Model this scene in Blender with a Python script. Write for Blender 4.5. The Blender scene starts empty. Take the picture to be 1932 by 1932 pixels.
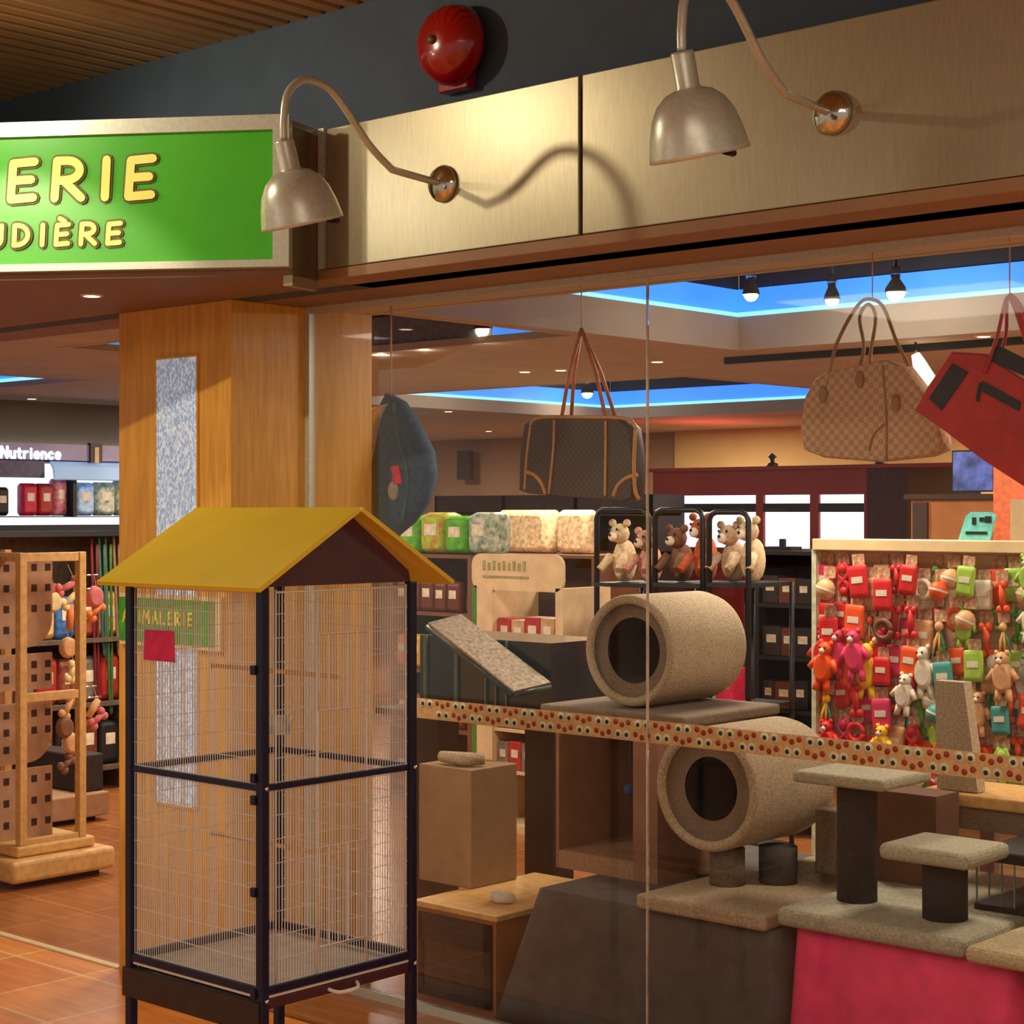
import bpy, bmesh, math, random
from mathutils import Vector, Matrix
random.seed(7)
S = bpy.context.scene
COL = S.collection
# ---------------------------------------------------------------- camera
A = math.radians(42.1); CAM = (4.779, -3.875, 1.65); FL = 3400.0
sA, cA = math.sin(A), math.cos(A)
cd = bpy.data.cameras.new('camera'); cam = bpy.data.objects.new('camera', cd); COL.objects.link(cam)
cam.location = CAM; cam.rotation_euler = (math.pi/2, 0, A)
cd.sensor_width = 36; cd.lens = 36*FL/1932; cd.clip_start = .05; cd.clip_end = 100
S.camera = cam
# ---------------------------------------------------------------- world, exposure, lights
S.view_settings.view_transform = 'Standard'; S.view_settings.look = 'None'
S.view_settings.gamma = 1; S.view_settings.use_curve_mapping = False
S.view_settings.exposure = 0.0
w = bpy.data.worlds.new('mall_air'); S.world = w; w.use_nodes = True
w.node_tree.nodes['Background'].inputs[0].default_value = (1, .88, .72, 1)
w.node_tree.nodes['Background'].inputs[1].default_value = .38
def light(kind, loc, power, col=(1, .85, .66), size=.1, to=None, angle=None, blend=.5, sy=None):
    l = bpy.data.lights.new('lamp_light', kind); l.energy = power; l.color = col
    if kind == 'AREA':
        l.size = size
        if sy: l.shape = 'RECTANGLE'; l.size_y = sy
    else: l.shadow_soft_size = size
    if kind == 'SPOT': l.spot_size = math.radians(angle); l.spot_blend = blend
    o = bpy.data.objects.new('lamp_light', l); COL.objects.link(o); o.location = loc
    d = Vector(to if to else (loc[0], loc[1], loc[2]-1)) - Vector(loc)
    o.rotation_euler = d.to_track_quat('-Z', 'Y').to_euler()
    return o
# mall: ceiling luminaires behind the camera, and spots by the sign, one of them added
light('AREA', (4.2, -3.6, 3.2), 60, (1, .86, .68), 2.2)
light('AREA', (7.5, -5.5, 3.2), 60, (1, .86, .68), 2.2)
light('AREA', (-.5, -5.2, 2.9), 60, (1, .86, .68), 1.5)
light('SPOT', (-.7, -2.1, 2.75), 16, (1, .86, .56), .04, (-.35, -.8, 3.24), 100, 1)  # added up-spot, stands in for sign lamp light bounced onto the slats
light('SPOT', (.10, -1.64, 3.18), 46, (1, .86, .62), .04, (.7, 0, 2.1), 125, .5)
light('SPOT', (.3, -2.65, 3.17), 130, (1, .84, .58), .02, (-.15, 0, 1.60), 34, .35)
light('SPOT', (-.62, -1.75, 3.0), 48, (1, .94, .78), .04, (-.35, -.98, 2.58), 80, 1)
# shop: ceiling luminaires in rows over the aisles
for x, y, e in ((-3.5, 2.0, 50), (-1.3, 1.5, 34), (0.9, 1.8, 34), (3.0, 1.6, 34), (-4.8, 4.6, 50), (-2.2, 4.4, 50),
                (0.2, 4.2, 50), (2.6, 4.2, 50), (-8.2, 8.6, 60), (-5.0, 9.2, 60), (-2.0, 9.4, 60), (1.4, 8.4, 60)):
    light('AREA', (x, y, 2.43), e, (1, .86, .68), .5)

# ---------------------------------------------------------------- picking points of the place
def ray(px, py):
    a = (px-966)/FL; return (-sA+a*cA, cA+a*sA, (966-py)/FL)
def on(ax, val, px, py):
    v = ray(px, py); t = (val-CAM[ax])/v[ax]
    return Vector([CAM[i]+t*v[i] for i in range(3)])
def fX(v, px, py): return on(0, v, px, py)
def fY(v, px, py): return on(1, v, px, py)
def fZ(v, px, py): return on(2, v, px, py)

# ---------------------------------------------------------------- materials
def lin(c): return tuple(((v/255)/12.92 if v/255 <= .04045 else ((v/255+.055)/1.055)**2.4) for v in c)
MC = {}
def mat(name, rgb, rough=.6, metal=0, noise=.12, scale=30, bump=0, emit=0, emrgb=None, coat=0, stretch=None, rgb2=None, kind='noise'):
    if name in MC: return MC[name]
    m = bpy.data.materials.new(name); m.use_nodes = True; MC[name] = m
    N = m.node_tree.nodes; L = m.node_tree.links; b = N['Principled BSDF']
    c = lin(rgb)
    tc = N.new('ShaderNodeTexCoord'); mp = N.new('ShaderNodeMapping'); L.new(tc.outputs['Object'], mp.inputs[0])
    if stretch: mp.inputs['Scale'].default_value = stretch
    if kind == 'noise':
        t = N.new('ShaderNodeTexNoise'); t.inputs['Scale'].default_value = scale; t.inputs['Detail'].default_value = 3; f = t.outputs['Fac']
    elif kind == 'voronoi':
        t = N.new('ShaderNodeTexVoronoi'); t.inputs['Scale'].default_value = scale; f = t.outputs['Distance']
    elif kind == 'cells':
        t = N.new('ShaderNodeTexVoronoi'); t.inputs['Scale'].default_value = scale; f = t.outputs['Color']
    elif kind == 'check':
        t = N.new('ShaderNodeTexChecker'); t.inputs['Scale'].default_value = scale; f = t.outputs['Fac']
    L.new(mp.outputs[0], t.inputs['Vector'])
    r = N.new('ShaderNodeValToRGB'); L.new(f, r.inputs[0])
    c2 = lin(rgb2) if rgb2 else tuple(min(1, v*(1+noise*2)) for v in c)
    c1 = c if rgb2 else tuple(v*(1-noise*2) for v in c)
    r.color_ramp.elements[0].position = .3; r.color_ramp.elements[1].position = .7
    r.color_ramp.elements[0].color = (*c1, 1); r.color_ramp.elements[1].color = (*c2, 1)
    L.new(r.outputs[0], b.inputs['Base Color'])
    b.inputs['Roughness'].default_value = rough; b.inputs['Metallic'].default_value = metal
    b.inputs['Coat Weight'].default_value = coat
    if bump:
        bn = N.new('ShaderNodeBump'); bn.inputs['Strength'].default_value = bump; bn.inputs['Distance'].default_value = .005
        L.new(f, bn.inputs['Height']); L.new(bn.outputs[0], b.inputs['Normal'])
    if emit:
        if emrgb: b.inputs['Emission Color'].default_value = (*lin(emrgb), 1)
        else: L.new(r.outputs[0], b.inputs['Emission Color'])
        b.inputs['Emission Strength'].default_value = emit
    return m
def glass_mat(name, gloss=.10, tint=(1, 1, 1), haze=0):
    m = bpy.data.materials.new(name); m.use_nodes = True
    N = m.node_tree.nodes; L = m.node_tree.links; N.clear()
    o = N.new('ShaderNodeOutputMaterial'); t = N.new('ShaderNodeBsdfTransparent'); g = N.new('ShaderNodeBsdfGlossy')
    t.inputs[0].default_value = (*tint, 1); g.inputs['Roughness'].default_value = .02
    fr = N.new('ShaderNodeFresnel'); fr.inputs[0].default_value = 1.35; mx = N.new('ShaderNodeMixShader')
    mu = N.new('ShaderNodeMath'); mu.operation = 'MULTIPLY'; mu.inputs[1].default_value = gloss*10; L.new(fr.outputs[0], mu.inputs[0])
    L.new(mu.outputs[0], mx.inputs[0]); L.new(t.outputs[0], mx.inputs[1]); L.new(g.outputs[0], mx.inputs[2])
    L.new(mx.outputs[0], o.inputs[0]); return m
M_alu = mat('brushed_aluminium', (164, 154, 126), .36, .55, .04, 60, stretch=(4, 4, .3))
M_steel = mat('satin_steel', (204, 206, 190), .34, .4, .04, 80)
M_chrome = mat('polished_chrome', (215, 210, 195), .12, 1, .03, 50)
M_darkgap = mat('dark_joint', (40, 34, 28), .7)
M_slate = mat('slate_blue_paint', (58, 70, 84), .75, 0, .05, 8)
M_brown = mat('brown_soffit_paint', (150, 112, 76), .6, 0, .05, 6)
M_wood = mat('orange_plywood', (216, 158, 56), .42, 0, .08, 6, coat=.15, stretch=(9, 9, .8))
M_pine = mat('pale_pine', (206, 160, 96), .5, 0, .08, 10, stretch=(3, 3, 3))
M_kraft = mat('kraft_board', (168, 128, 96), .8, 0, .06, 20)
M_black = mat('black_plastic', (22, 22, 24), .5, 0, .1, 20)
M_blackm = mat('black_metal', (18, 19, 26), .4, .3, .1, 20)
M_navy = mat('navy_enamel', (16, 22, 52), .35, .2, .1, 30)
M_maroon = mat('maroon_board', (70, 26, 34), .5, 0, .08, 12)
M_yellow = mat('yellow_plastic', (228, 192, 40), .45, 0, .03, 4)
M_white = mat('white_enamel', (226, 216, 204), .4, 0, .03, 30)
M_cream = mat('cream_laminate', (226, 200, 150), .5, 0, .04, 12)
M_carpet = mat('beige_carpet', (172, 152, 122), .95, 0, .16, 160, bump=.6)
M_carpetd = mat('taupe_carpet', (120, 102, 82), .95, 0, .14, 160, bump=.6)
M_plush = mat('grey_plush', (158, 152, 128), .95, 0, .12, 120, bump=.5)
M_charc = mat('charcoal_carpet', (38, 36, 34), .95, 0, .2, 140, bump=.5)
M_greyc = mat('grey_cloth', (92, 86, 80), .9, 0, .08, 14, bump=.2)
M_pink = mat('pink_cloth', (232, 66, 112), .85, 0, .06, 16, bump=.15)
M_tan = mat('tan_ceiling_paint', (184, 172, 156), .7, 0, .04, 3)
M_dceil = mat('dark_ceiling_void', (54, 58, 66), .8, 0, .06, 3)
M_blue = mat('blue_cove_glow', (70, 150, 255), .5, 0, .08, 3, emit=.95, emrgb=(60, 140, 250))  # glow of the cove tubes put into the coffer side colour
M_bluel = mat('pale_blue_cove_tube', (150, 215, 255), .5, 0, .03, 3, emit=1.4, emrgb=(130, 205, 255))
M_bulb = mat('lit_bulb', (255, 240, 210), .5, 0, .01, 3, emit=14, emrgb=(255, 235, 195))
M_bulb2 = mat('lit_downlight', (255, 240, 210), .5, 0, .01, 3, emit=7, emrgb=(255, 225, 180))
M_litwhite = mat('lit_white_panel', (235, 240, 255), .5, 0, .03, 6, emit=1.3, emrgb=(225, 235, 255))
M_red = mat('red_wall_paint', (150, 44, 32), .55, 0, .08, 2)
M_wallb = mat('brown_wall_paint', (156, 122, 92), .8, 0, .06, 2)
M_wallg = mat('grey_wall_paint', (130, 118, 98), .8, 0, .05, 2)
M_ochre = mat('ochre_wall_tone', (206, 168, 104), .8, 0, .04, 2)

# ---------------------------------------------------------------- mesh builder
ORI = {}
class MB:
    def __init__(s): s.bm = bmesh.new(); s.mats = []; s.mi = 0; s.M = Matrix.Identity(4)
    def use(s, m):
        if m not in s.mats: s.mats.append(m)
        s.mi = s.mats.index(m); return s
    def _f(s, vs):
        try: f = s.bm.faces.new(vs); f.material_index = s.mi; return f
        except ValueError: return None
    def v(s, p): return s.bm.verts.new(s.M @ Vector(p))
    def box(s, a, b, bev=0):
        x0, y0, z0 = [min(a[i], b[i]) for i in range(3)]; x1, y1, z1 = [max(a[i], b[i]) for i in range(3)]
        V = [s.v(p) for p in ((x0,y0,z0),(x1,y0,z0),(x1,y1,z0),(x0,y1,z0),(x0,y0,z1),(x1,y0,z1),(x1,y1,z1),(x0,y1,z1))]
        F = [s._f([V[i] for i in q]) for q in ((3,2,1,0),(4,5,6,7),(0,1,5,4),(1,2,6,5),(2,3,7,6),(3,0,4,7))]
        if bev:
            E = list({e for f in F for e in f.edges})
            r = bmesh.ops.bevel(s.bm, geom=E, offset=bev, segments=3, profile=.5, affect='EDGES')
            for f in r['faces']: f.material_index = s.mi
        return s
    def prism(s, pts, d):
        d = Vector(d); a = [s.v(p) for p in pts]; b = [s.v(Vector(p)+d) for p in pts]; n = len(pts)
        s._f(a[::-1]); s._f(b)
        for i in range(n): s._f([a[i], a[(i+1) % n], b[(i+1) % n], b[i]])
        return s
    def tube(s, pts, r, n=10, cap=True, squash=1):
        pts = [Vector(p) for p in pts]; R = r if isinstance(r, (list, tuple)) else [r]*len(pts)
        rings = []; up = None
        for i, p in enumerate(pts):
            t = (pts[min(i+1, len(pts)-1)]-pts[max(i-1, 0)])
            if t.length < 1e-9: t = Vector((0, 0, 1))
            t.normalize()
            if up is None: up = t.orthogonal().normalized()
            else:
                up = up-t*up.dot(t); up = up.normalized() if up.length > 1e-6 else t.orthogonal().normalized()
            sd = t.cross(up)
            rings.append([s.v(p+(up*math.cos(k*2*math.pi/n)*squash+sd*math.sin(k*2*math.pi/n))*R[i]) for k in range(n)])
        for a, b in zip(rings, rings[1:]):
            for k in range(n):
                f = s._f([a[k], a[(k+1) % n], b[(k+1) % n], b[k]])
                if f and n > 5: f.smooth = True
        if cap: s._f(rings[0][::-1]); s._f(rings[-1])
        return s
    def lathe(s, prof, o, ax=(0, 0, 1), n=24):
        """prof: list of (radius, height along ax)"""
        ax = Vector(ax).normalized(); u = ax.orthogonal().normalized(); w_ = ax.cross(u); o = Vector(o)
        rings = [[s.v(o+ax*h+(u*math.cos(k*2*math.pi/n)+w_*math.sin(k*2*math.pi/n))*max(r, 1e-4)) for k in range(n)] for r, h in prof]
        for a, b in zip(rings, rings[1:]):
            for k in range(n):
                f = s._f([a[k], a[(k+1) % n], b[(k+1) % n], b[k]])
                if f: f.smooth = True
        return s
    def ball(s, o, r, n=12, sc=(1, 1, 1)):
        o = Vector(o); rings = []
        m_ = max(5, n//2)
        for i in range(m_+1):
            th = math.pi*i/m_
            rings.append([s.v(o+Vector((math.sin(th)*math.cos(k*2*math.pi/n)*sc[0], math.sin(th)*math.sin(k*2*math.pi/n)*sc[1], math.cos(th)*sc[2]))*r) for k in range(n)])
        for a, b in zip(rings, rings[1:]):
            for k in range(n):
                f = s._f([a[k], b[k], b[(k+1) % n], a[(k+1) % n]])
                if f: f.smooth = True
        return s
    def build(s, name, m=None, parent=None, fix=True):
        bmesh.ops.remove_doubles(s.bm, verts=s.bm.verts, dist=1e-5)
        bmesh.ops.recalc_face_normals(s.bm, faces=s.bm.faces)
        if parent is not None: org = ORI[parent.name]
        else:
            cs = [v.co for v in s.bm.verts]
            org = Vector((sum(c.x for c in cs)/len(cs), sum(c.y for c in cs)/len(cs), min(c.z for c in cs)))
        for v in s.bm.verts: v.co -= org
        me = bpy.data.meshes.new(name); s.bm.to_mesh(me); s.bm.free()
        for mm in (s.mats or [m]): me.materials.append(mm)
        o = bpy.data.objects.new(name, me); COL.objects.link(o); ORI[o.name] = org
        if parent is not None: o.parent = parent
        else: o.location = org
        return o
def tag(o, label, cat, group=None):
    o['label'] = label; o['category'] = cat
    if group: o['group'] = group
    return o
def thing(name, label, cat, loc, group=None):
    o = bpy.data.objects.new(name, None); COL.objects.link(o); o.location = loc; ORI[o.name] = Vector(loc)
    o.empty_display_size = .1
    return tag(o, label, cat, group)
def struct(o): o['kind'] = 'structure'; return o
def bx(a, b, bev=0): return MB().box(a, b, bev)
def ybox(y0, dep, px0, px1, py0, py1, bev=0, mb=None):
    """box whose front lies on the plane y=y0 between two columns and two rows of the view"""
    c = (px0+px1)/2
    x0, x1 = fY(y0, px0, 966).x, fY(y0, px1, 966).x
    z1, z0 = fY(y0, c, py0).z, fY(y0, c, py1).z
    return (mb or MB()).box((x0, y0, max(z0, 0)), (x1, y0+dep, z1), bev)
def xbox(x0, dep, px0, px1, py0, py1, bev=0, mb=None):
    c = (px0+px1)/2
    y0, y1 = fX(x0, px0, 966).y, fX(x0, px1, 966).y
    z1, z0 = fX(x0, c, py0).z, fX(x0, c, py1).z
    return (mb or MB()).box((x0-dep, y0, max(z0, 0)), (x0, y1, z1), bev)
def recrop(pts, n=8):
    """smooth curve through points"""
    P = [Vector(p) for p in pts]; out = []
    for i in range(len(P)-1):
        p0, p1, p2, p3 = P[max(i-1, 0)], P[i], P[i+1], P[min(i+2, len(P)-1)]
        for k in range(n):
            t = k/n; out.append(.5*((2*p1)+(-p0+p2)*t+(2*p0-5*p1+4*p2-p3)*t*t+(-p0+3*p1-3*p2+p3)*t**3))
    out.append(P[-1]); return out
# stroke letters, unit height
def arc(cx, cy, rx, ry, a0, a1, n=8): return [(cx+rx*math.cos(math.radians(a0+(a1-a0)*i/n)), cy+ry*math.sin(math.radians(a0+(a1-a0)*i/n))) for i in range(n+1)]
FONT = {
 'A': (.66, [[(0,0),(.33,1),(.66,0)], [(.13,.36),(.53,.36)]]), 'N': (.62, [[(0,0),(.02,1),(.58,0),(.6,1)]]),
 'I': (.12, [[(.06,0),(.06,1)]]), 'M': (.8, [[(0,0),(.08,1),(.4,.3),(.72,1),(.8,0)]]), 'L': (.5, [[(0,1),(0,0),(.5,.02)]]),
 'E': (.52, [[(.5,1),(.02,.96),(0,0),(.5,.04)], [(.02,.5),(.44,.52)]]),
 'R': (.6, [[(0,0),(.02,1)]+arc(.26, .74, .28, .26, 90, -90, 8)+[(.06,.46)], [(.2,.46),(.6,0)]]),
 'C': (.6, [arc(.36, .5, .36, .5, 50, 310, 12)]), 'H': (.6, [[(0,0),(0,1)], [(.6,0),(.6,1)], [(0,.5),(.6,.5)]]),
 'U': (.58, [[(0,1),(0,.3)]+arc(.28, .3, .28, .3, 180, 360, 8)+[(.56,1)]]),
 'D': (.6, [[(0,0),(0,1)]+arc(.12, .5, .46, .5, 90, -90, 10)+[(0,0)]]),
 'G': (.66, [arc(.36, .5, .36, .5, 50, 360, 12)+[(.4,.5)]]), ' ': (.3, []),
 't': (.36, [[(.16,.85),(.16,.1),(.32,0)], [(0,.6),(.34,.6)]]), 'r': (.36, [[(0,0),(0,.6)], [(0,.4),(.14,.58),(.34,.6)]]),
 'u': (.42, [[(0,.6),(0,.16),(.14,0),(.3,.04),(.42,.2)], [(.42,.6),(.42,0)]]),
 'i': (.1, [[(.05,0),(.05,.6)], [(.05,.8),(.05,.86)]]), 'e': (.46, [[(.02,.32),(.44,.32)]+arc(.23, .3, .22, .3, 0, 310, 10)]),
 'n': (.42, [[(0,0),(0,.6)], [(0,.4),(.14,.58),(.32,.56),(.42,.4),(.42,0)]]), 'c': (.42, [arc(.23, .3, .22, .3, 45, 315, 10)]),
}
FONT['\u00c8'] = (.52, FONT['E'][1]+[[(.12,1.3),(.34,1.14)]])
def letter(mb, ch, o, rt, up, nrm, h, wd, th, off=0, xs=1.0):
    """flat rounded strokes standing th thick on a plane"""
    e_ = 0
    for st in FONT[ch][1]:
        P = [o+rt*(x*h*xs)+up*(y*h)+nrm*off for x, y in st]
        for a, b in zip(P, P[1:]):
            d = (b-a); L_ = d.length
            if L_ < 1e-6: continue
            d /= L_; n_ = nrm.cross(d).normalized(); r = wd/2; q = []
            for k in range(5):
                an = -math.pi/2+math.pi*k/4; q.append(b+d*math.cos(an)*r+n_*math.sin(an)*r)
            for k in range(5):
                an = math.pi/2+math.pi*k/4; q.append(a+d*math.cos(an)*r+n_*math.sin(an)*r)
            e_ += 1; mb.prism(q, nrm*(th+e_*.00025))
def word_w(t, h, gap, xs=1.0): return sum(FONT[c][0]*h*xs+gap for c in t)-gap

# ================================================================ SETTING
# mall and shop floor
def tile_mat(name, ca, cb, grout, sx, rough):
    m = bpy.data.materials.new(name); m.use_nodes = True; N = m.node_tree.nodes; L = m.node_tree.links; b = N['Principled BSDF']
    tc = N.new('ShaderNodeTexCoord'); br = N.new('ShaderNodeTexBrick'); L.new(tc.outputs['Object'], br.inputs['Vector'])
    br.offset = 0; br.inputs['Scale'].default_value = 1; br.inputs['Brick Width'].default_value = sx; br.inputs['Row Height'].default_value = sx
    br.inputs['Mortar Size'].default_value = .008; br.inputs['Mortar Smooth'].default_value = .3
    br.inputs['Color1'].default_value = (*lin(ca), 1); br.inputs['Color2'].default_value = (*lin(cb), 1); br.inputs['Mortar'].default_value = (*lin(grout), 1)
    mp = N.new('ShaderNodeMapping'); mp.inputs['Scale'].default_value = (2.2, 16, 1); mp.inputs['Rotation'].default_value = (0, 0, .35); L.new(tc.outputs['Object'], mp.inputs[0])
    n = N.new('ShaderNodeTexNoise'); n.inputs['Scale'].default_value = 1.6; n.inputs['Detail'].default_value = 4; L.new(mp.outputs[0], n.inputs['Vector'])
    r = N.new('ShaderNodeValToRGB'); L.new(n.outputs['Fac'], r.inputs[0]); r.color_ramp.elements[0].position = .35; r.color_ramp.elements[1].position = .65
    r.color_ramp.elements[0].color = (.80, .74, .66, 1); r.color_ramp.elements[1].color = (1, 1, .96, 1)
    mx = N.new('ShaderNodeMixRGB'); mx.blend_type = 'MULTIPLY'; mx.inputs[0].default_value = 1
    L.new(br.outputs['Color'], mx.inputs[1]); L.new(r.outputs[0], mx.inputs[2]); L.new(mx.outputs[0], b.inputs['Base Color'])
    b.inputs['Roughness'].default_value = rough; return m
fm = tile_mat('terracotta_tiles', (246, 160, 76), (234, 142, 62), (250, 206, 146), .42, .36)
fs = tile_mat('brown_shop_tiles', (176, 110, 62), (160, 98, 56), (186, 126, 78), .42, .25)
struct(bx((-12, -7, -.06), (9, 0, 0)).build('floor', fm))
struct(bx((-12, .02, -.06), (9, 11, 0)).build('floor_shop', fs))
struct(bx((-7, -.006, -.06), (-.64, .026, .006)).build('trim_1', M_cream))
# mall ceiling of slats running to the shop front
sm = MB()
for i in range(112):
    x = -5.2+i*.085
    sm.box((x, -6.5, 3.243), (x+.05, 0, 3.268))
sl = struct(sm.build('ceiling', mat('tan_slat_paint', (186, 150, 100), .6, 0, .06, 3)))
struct(bx((-5.4, -6.5, 3.29), (4.5, 0, 3.32)).build('ceiling_void', mat('dark_slot', (44, 32, 20), .8)))
struct(bx((-7, 0, 2.366), (5, .10, 3.29)).build('wall_front', M_slate))
# shop ceiling with four light coffers
XA, XB, YA, YB = -12.0, 6.0, .34, 10.6
HZ = 2.45
coff = [(-.352, 5.2, 1.15, 3.469, 1, .16), (-4.962, -1.6, 4.7, 8.153, 1, .09), (-2.68, -.478, 1.17, 2.351, 2, .03), (-9.6, -5.3, 4.4, 6.4, 1, .03), (-6.4, -4.5, 1.0, 2.5, 1, .03)]
xs = sorted({XA, XB}|{v for c in coff for v in c[:2]}); ys = sorted({YA, YB}|{v for c in coff for v in c[2:4]})
cm = MB()
for i in range(len(xs)-1):
    for j in range(len(ys)-1):
        cx, cy = (xs[i]+xs[i+1])/2, (ys[j]+ys[j+1])/2
        if not any(c[0] < cx < c[1] and c[2] < cy < c[3] for c in coff):
            cm.box((xs[i], ys[j], HZ), (xs[i+1], ys[j+1], HZ+.03))
struct(cm.build('ceiling_shop', M_tan))
for c in coff:
    x0, x1, y0, y1, lit, fh = c; t = .04; fh += HZ+.001
    m = MB()
    e_ = .003; m.box((x0-t, y0-t, HZ-e_), (x0+e_, y1+t, fh)); m.box((x1-e_, y0-t, HZ-e_), (x1+t, y1+t, fh))
    m.box((x0+e_, y0-t, HZ-e_), (x1-e_, y0+e_, fh)); m.box((x0+e_, y1-e_, HZ-e_), (x1-e_, y1+t, fh))
    struct(m.build('ceiling_coffer_edge', M_tan))
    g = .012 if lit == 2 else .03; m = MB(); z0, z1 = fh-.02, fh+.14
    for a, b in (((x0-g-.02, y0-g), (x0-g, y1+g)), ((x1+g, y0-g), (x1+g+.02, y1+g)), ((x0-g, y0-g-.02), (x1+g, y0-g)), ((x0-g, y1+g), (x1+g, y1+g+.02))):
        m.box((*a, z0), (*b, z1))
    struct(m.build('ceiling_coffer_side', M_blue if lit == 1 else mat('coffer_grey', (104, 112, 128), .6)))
    if lit == 2: struct(bx((x0-g+.001, y0-g, z0), (x0-g+.004, y1+g, z1)).build('ceiling_cove_glow', M_blue)); struct(bx((x1-.5, y1+g-.004, z0), (x1+g, y1+g-.001, z1)).build('ceiling_cove_glow', M_blue))  # thin sheets carrying the cove glow as emissive colour
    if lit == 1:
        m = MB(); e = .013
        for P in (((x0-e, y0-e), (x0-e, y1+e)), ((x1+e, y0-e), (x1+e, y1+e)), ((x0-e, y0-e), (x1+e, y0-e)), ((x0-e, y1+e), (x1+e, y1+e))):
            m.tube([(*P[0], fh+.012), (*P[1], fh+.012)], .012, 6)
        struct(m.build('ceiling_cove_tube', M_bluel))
    struct(bx((x0-g-.03, y0-g-.03, HZ+.42), (x1+g+.03, y1+g+.03, HZ+.45)).build('ceiling_coffer_top', M_dceil))
    m = MB()
    for a, b in (((x0-g-.03, y0-g-.03), (x0-g-.01, y1+g+.03)), ((x1+g+.01, y0-g-.03), (x1+g+.03, y1+g+.03)), ((x0-g, y0-g-.03), (x1+g, y0-g-.02)), ((x0-g, y1+g+.02), (x1+g, y1+g+.03))):
        m.box((*a, HZ+.03), (*b, HZ+.42))
    struct(m.build('ceiling_coffer_wall', M_dceil))
# shop walls
struct(bx((-12, YB, 0), (6, YB+.1, HZ)).build('wall_back', M_wallb))
struct(bx((-6.62, -.6, 0), (-6.5, 6.2, HZ)).build('wall_left', M_wallg))
struct(bx((-12, 6.2, 0), (-6.5, 6.3, HZ)).build('wall_left_return', M_wallg))
struct(bx((5.5, 0.34, 0), (5.6, YB, HZ)).build('wall_right', M_ochre))
# column
struct(bx((-.633, 0, 0), (0, .652, 2.366)).build('wall_column', M_wood))
# frosted strip set in the column
fr = mat('frosted_blue_glass', (142, 174, 212), .35, 0, .1, 150, rgb2=(214, 226, 242), kind='cells', stretch=(1, 1, .6), emit=.28)
xa, xb = fY(-.004, 295, 966).x, fY(-.004, 372, 966).x
wz1, wz0 = fY(0, 333, 676).z, fY(0, 333, 1518).z
w2 = struct(bx((xa, -.004, wz0), (xb, .004, wz1)).build('window_2', fr))
m = MB(); m.box((xa-.008, -.008, wz0), (xa, .0, wz1+.008)); m.box((xb, -.008, wz0), (xb+.008, 0, wz1+.008)); m.box((xa, -.008, wz1), (xb, 0, wz1+.008)); m.box((xa, -.008, wz0-.008), (xb, 0, wz0))
m.build('frame', M_wood, w2)
# fascia of aluminium panels
def panel(x0, x1, n):
    o = struct(bx((x0, -.134, 2.40), (x1, -.12, 2.832), .003).build('trim_%d' % n, M_alu)); return o
panel(.628, 1.642, 2); panel(1.654, 3.05, 3); panel(3.062, 4.4, 4)
struct(bx((.588, -.12, 2.37), (4.4, 0, 2.80)).build('trim_5', M_darkgap))
struct(bx((.590, -.136, 2.366), (4.4, .30, 2.398), .002).build('trim_6', M_brown))
struct(bx((.590, -.136, 2.40), (.616, -.05, 2.836)).build('trim_7', M_steel))
struct(bx((-.2, .30, 2.366), (4.4, .40, 2.45)).build('trim_8', M_brown))
# angled bulkhead over the entrance that carries the sign
S0 = Vector((.648, -.300, 0)); sd = Vector((-.758, -.515, 0)).normalized(); S1 = S0+sd*2.6
sn = Vector((-sd.y, sd.x, 0))
if sn.y > 0: sn = -sn     # towards the mall
sn = Vector((.515, -.758, 0)).normalized()
B0 = S0-sn*.03; B1 = S1-sn*.03
m = MB(); poly = [B0, (.585, -.134, 0), (.585, .318, 0), (-.62, .318, 0), (-4.5, .318, 0), (-4.5, -1.9, 0), B1]
m.prism([(p[0], p[1], 2.367) for p in poly], (0, 0, .45)); struct(m.build('trim_9', mat('brown_bulkhead_paint', (132, 98, 76), .6, 0, .05, 6)))
m = MB(); m.prism([(B0.x, B0.y, 2.335), (.585, -.134, 2.335), (.565, -.14, 2.335), (B0.x-.028, B0.y-.012, 2.335)], (0, 0, .5)); struct(m.build('trim_10', M_alu))
# shop window
GX0, GX1 = .012, 4.3
w1 = struct(bx((GX0, .338, .03), (1.506, .344, 2.345)).build('window_1', glass_mat('clear_glass', .05)))
bx((1.512, .338, .03), (GX1, .344, 2.345)).build('pane', bpy.data.materials['clear_glass'], w1)
bx((1.5065, .337, .03), (1.5115, .345, 2.345)).build('glass_joint', mat('pale_silicone', (196, 180, 160), .5), w1)
bx((0, .33, .0), (.022, .352, 2.366)).build('mullion', M_steel, w1)
bx((.022, .33, 2.345), (GX1, .352, 2.366)).build('head_rail', M_steel, w1)
bx((.022, .33, .0), (GX1, .352, .03)).build('sill_rail', M_steel, w1)

# ================================================================ SIGN
sg = thing('shop_sign', 'long lit green shop sign in a silver frame with yellow lettering', 'sign', (S0.x, S0.y, 2.388))
gm = bpy.data.materials.new('green_sign_face'); gm.use_nodes = True
N = gm.node_tree.nodes; L = gm.node_tree.links; b = N['Principled BSDF']; b.inputs['Roughness'].default_value = .3
tc = N.new('ShaderNodeTexCoord'); nz = N.new('ShaderNodeTexNoise'); nz.inputs['Scale'].default_value = 3; L.new(tc.outputs['Object'], nz.inputs['Vector'])
rp = N.new('ShaderNodeValToRGB'); rp.color_ramp.elements[0].color = (*lin((56, 156, 34)), 1); rp.color_ramp.elements[1].color = (*lin((84, 182, 36)), 1)
L.new(nz.outputs['Fac'], rp.inputs[0]); L.new(rp.outputs[0], b.inputs['Base Color'])
L.new(rp.outputs[0], b.inputs['Emission Color']); b.inputs['Emission Strength'].default_value = .05
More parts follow.
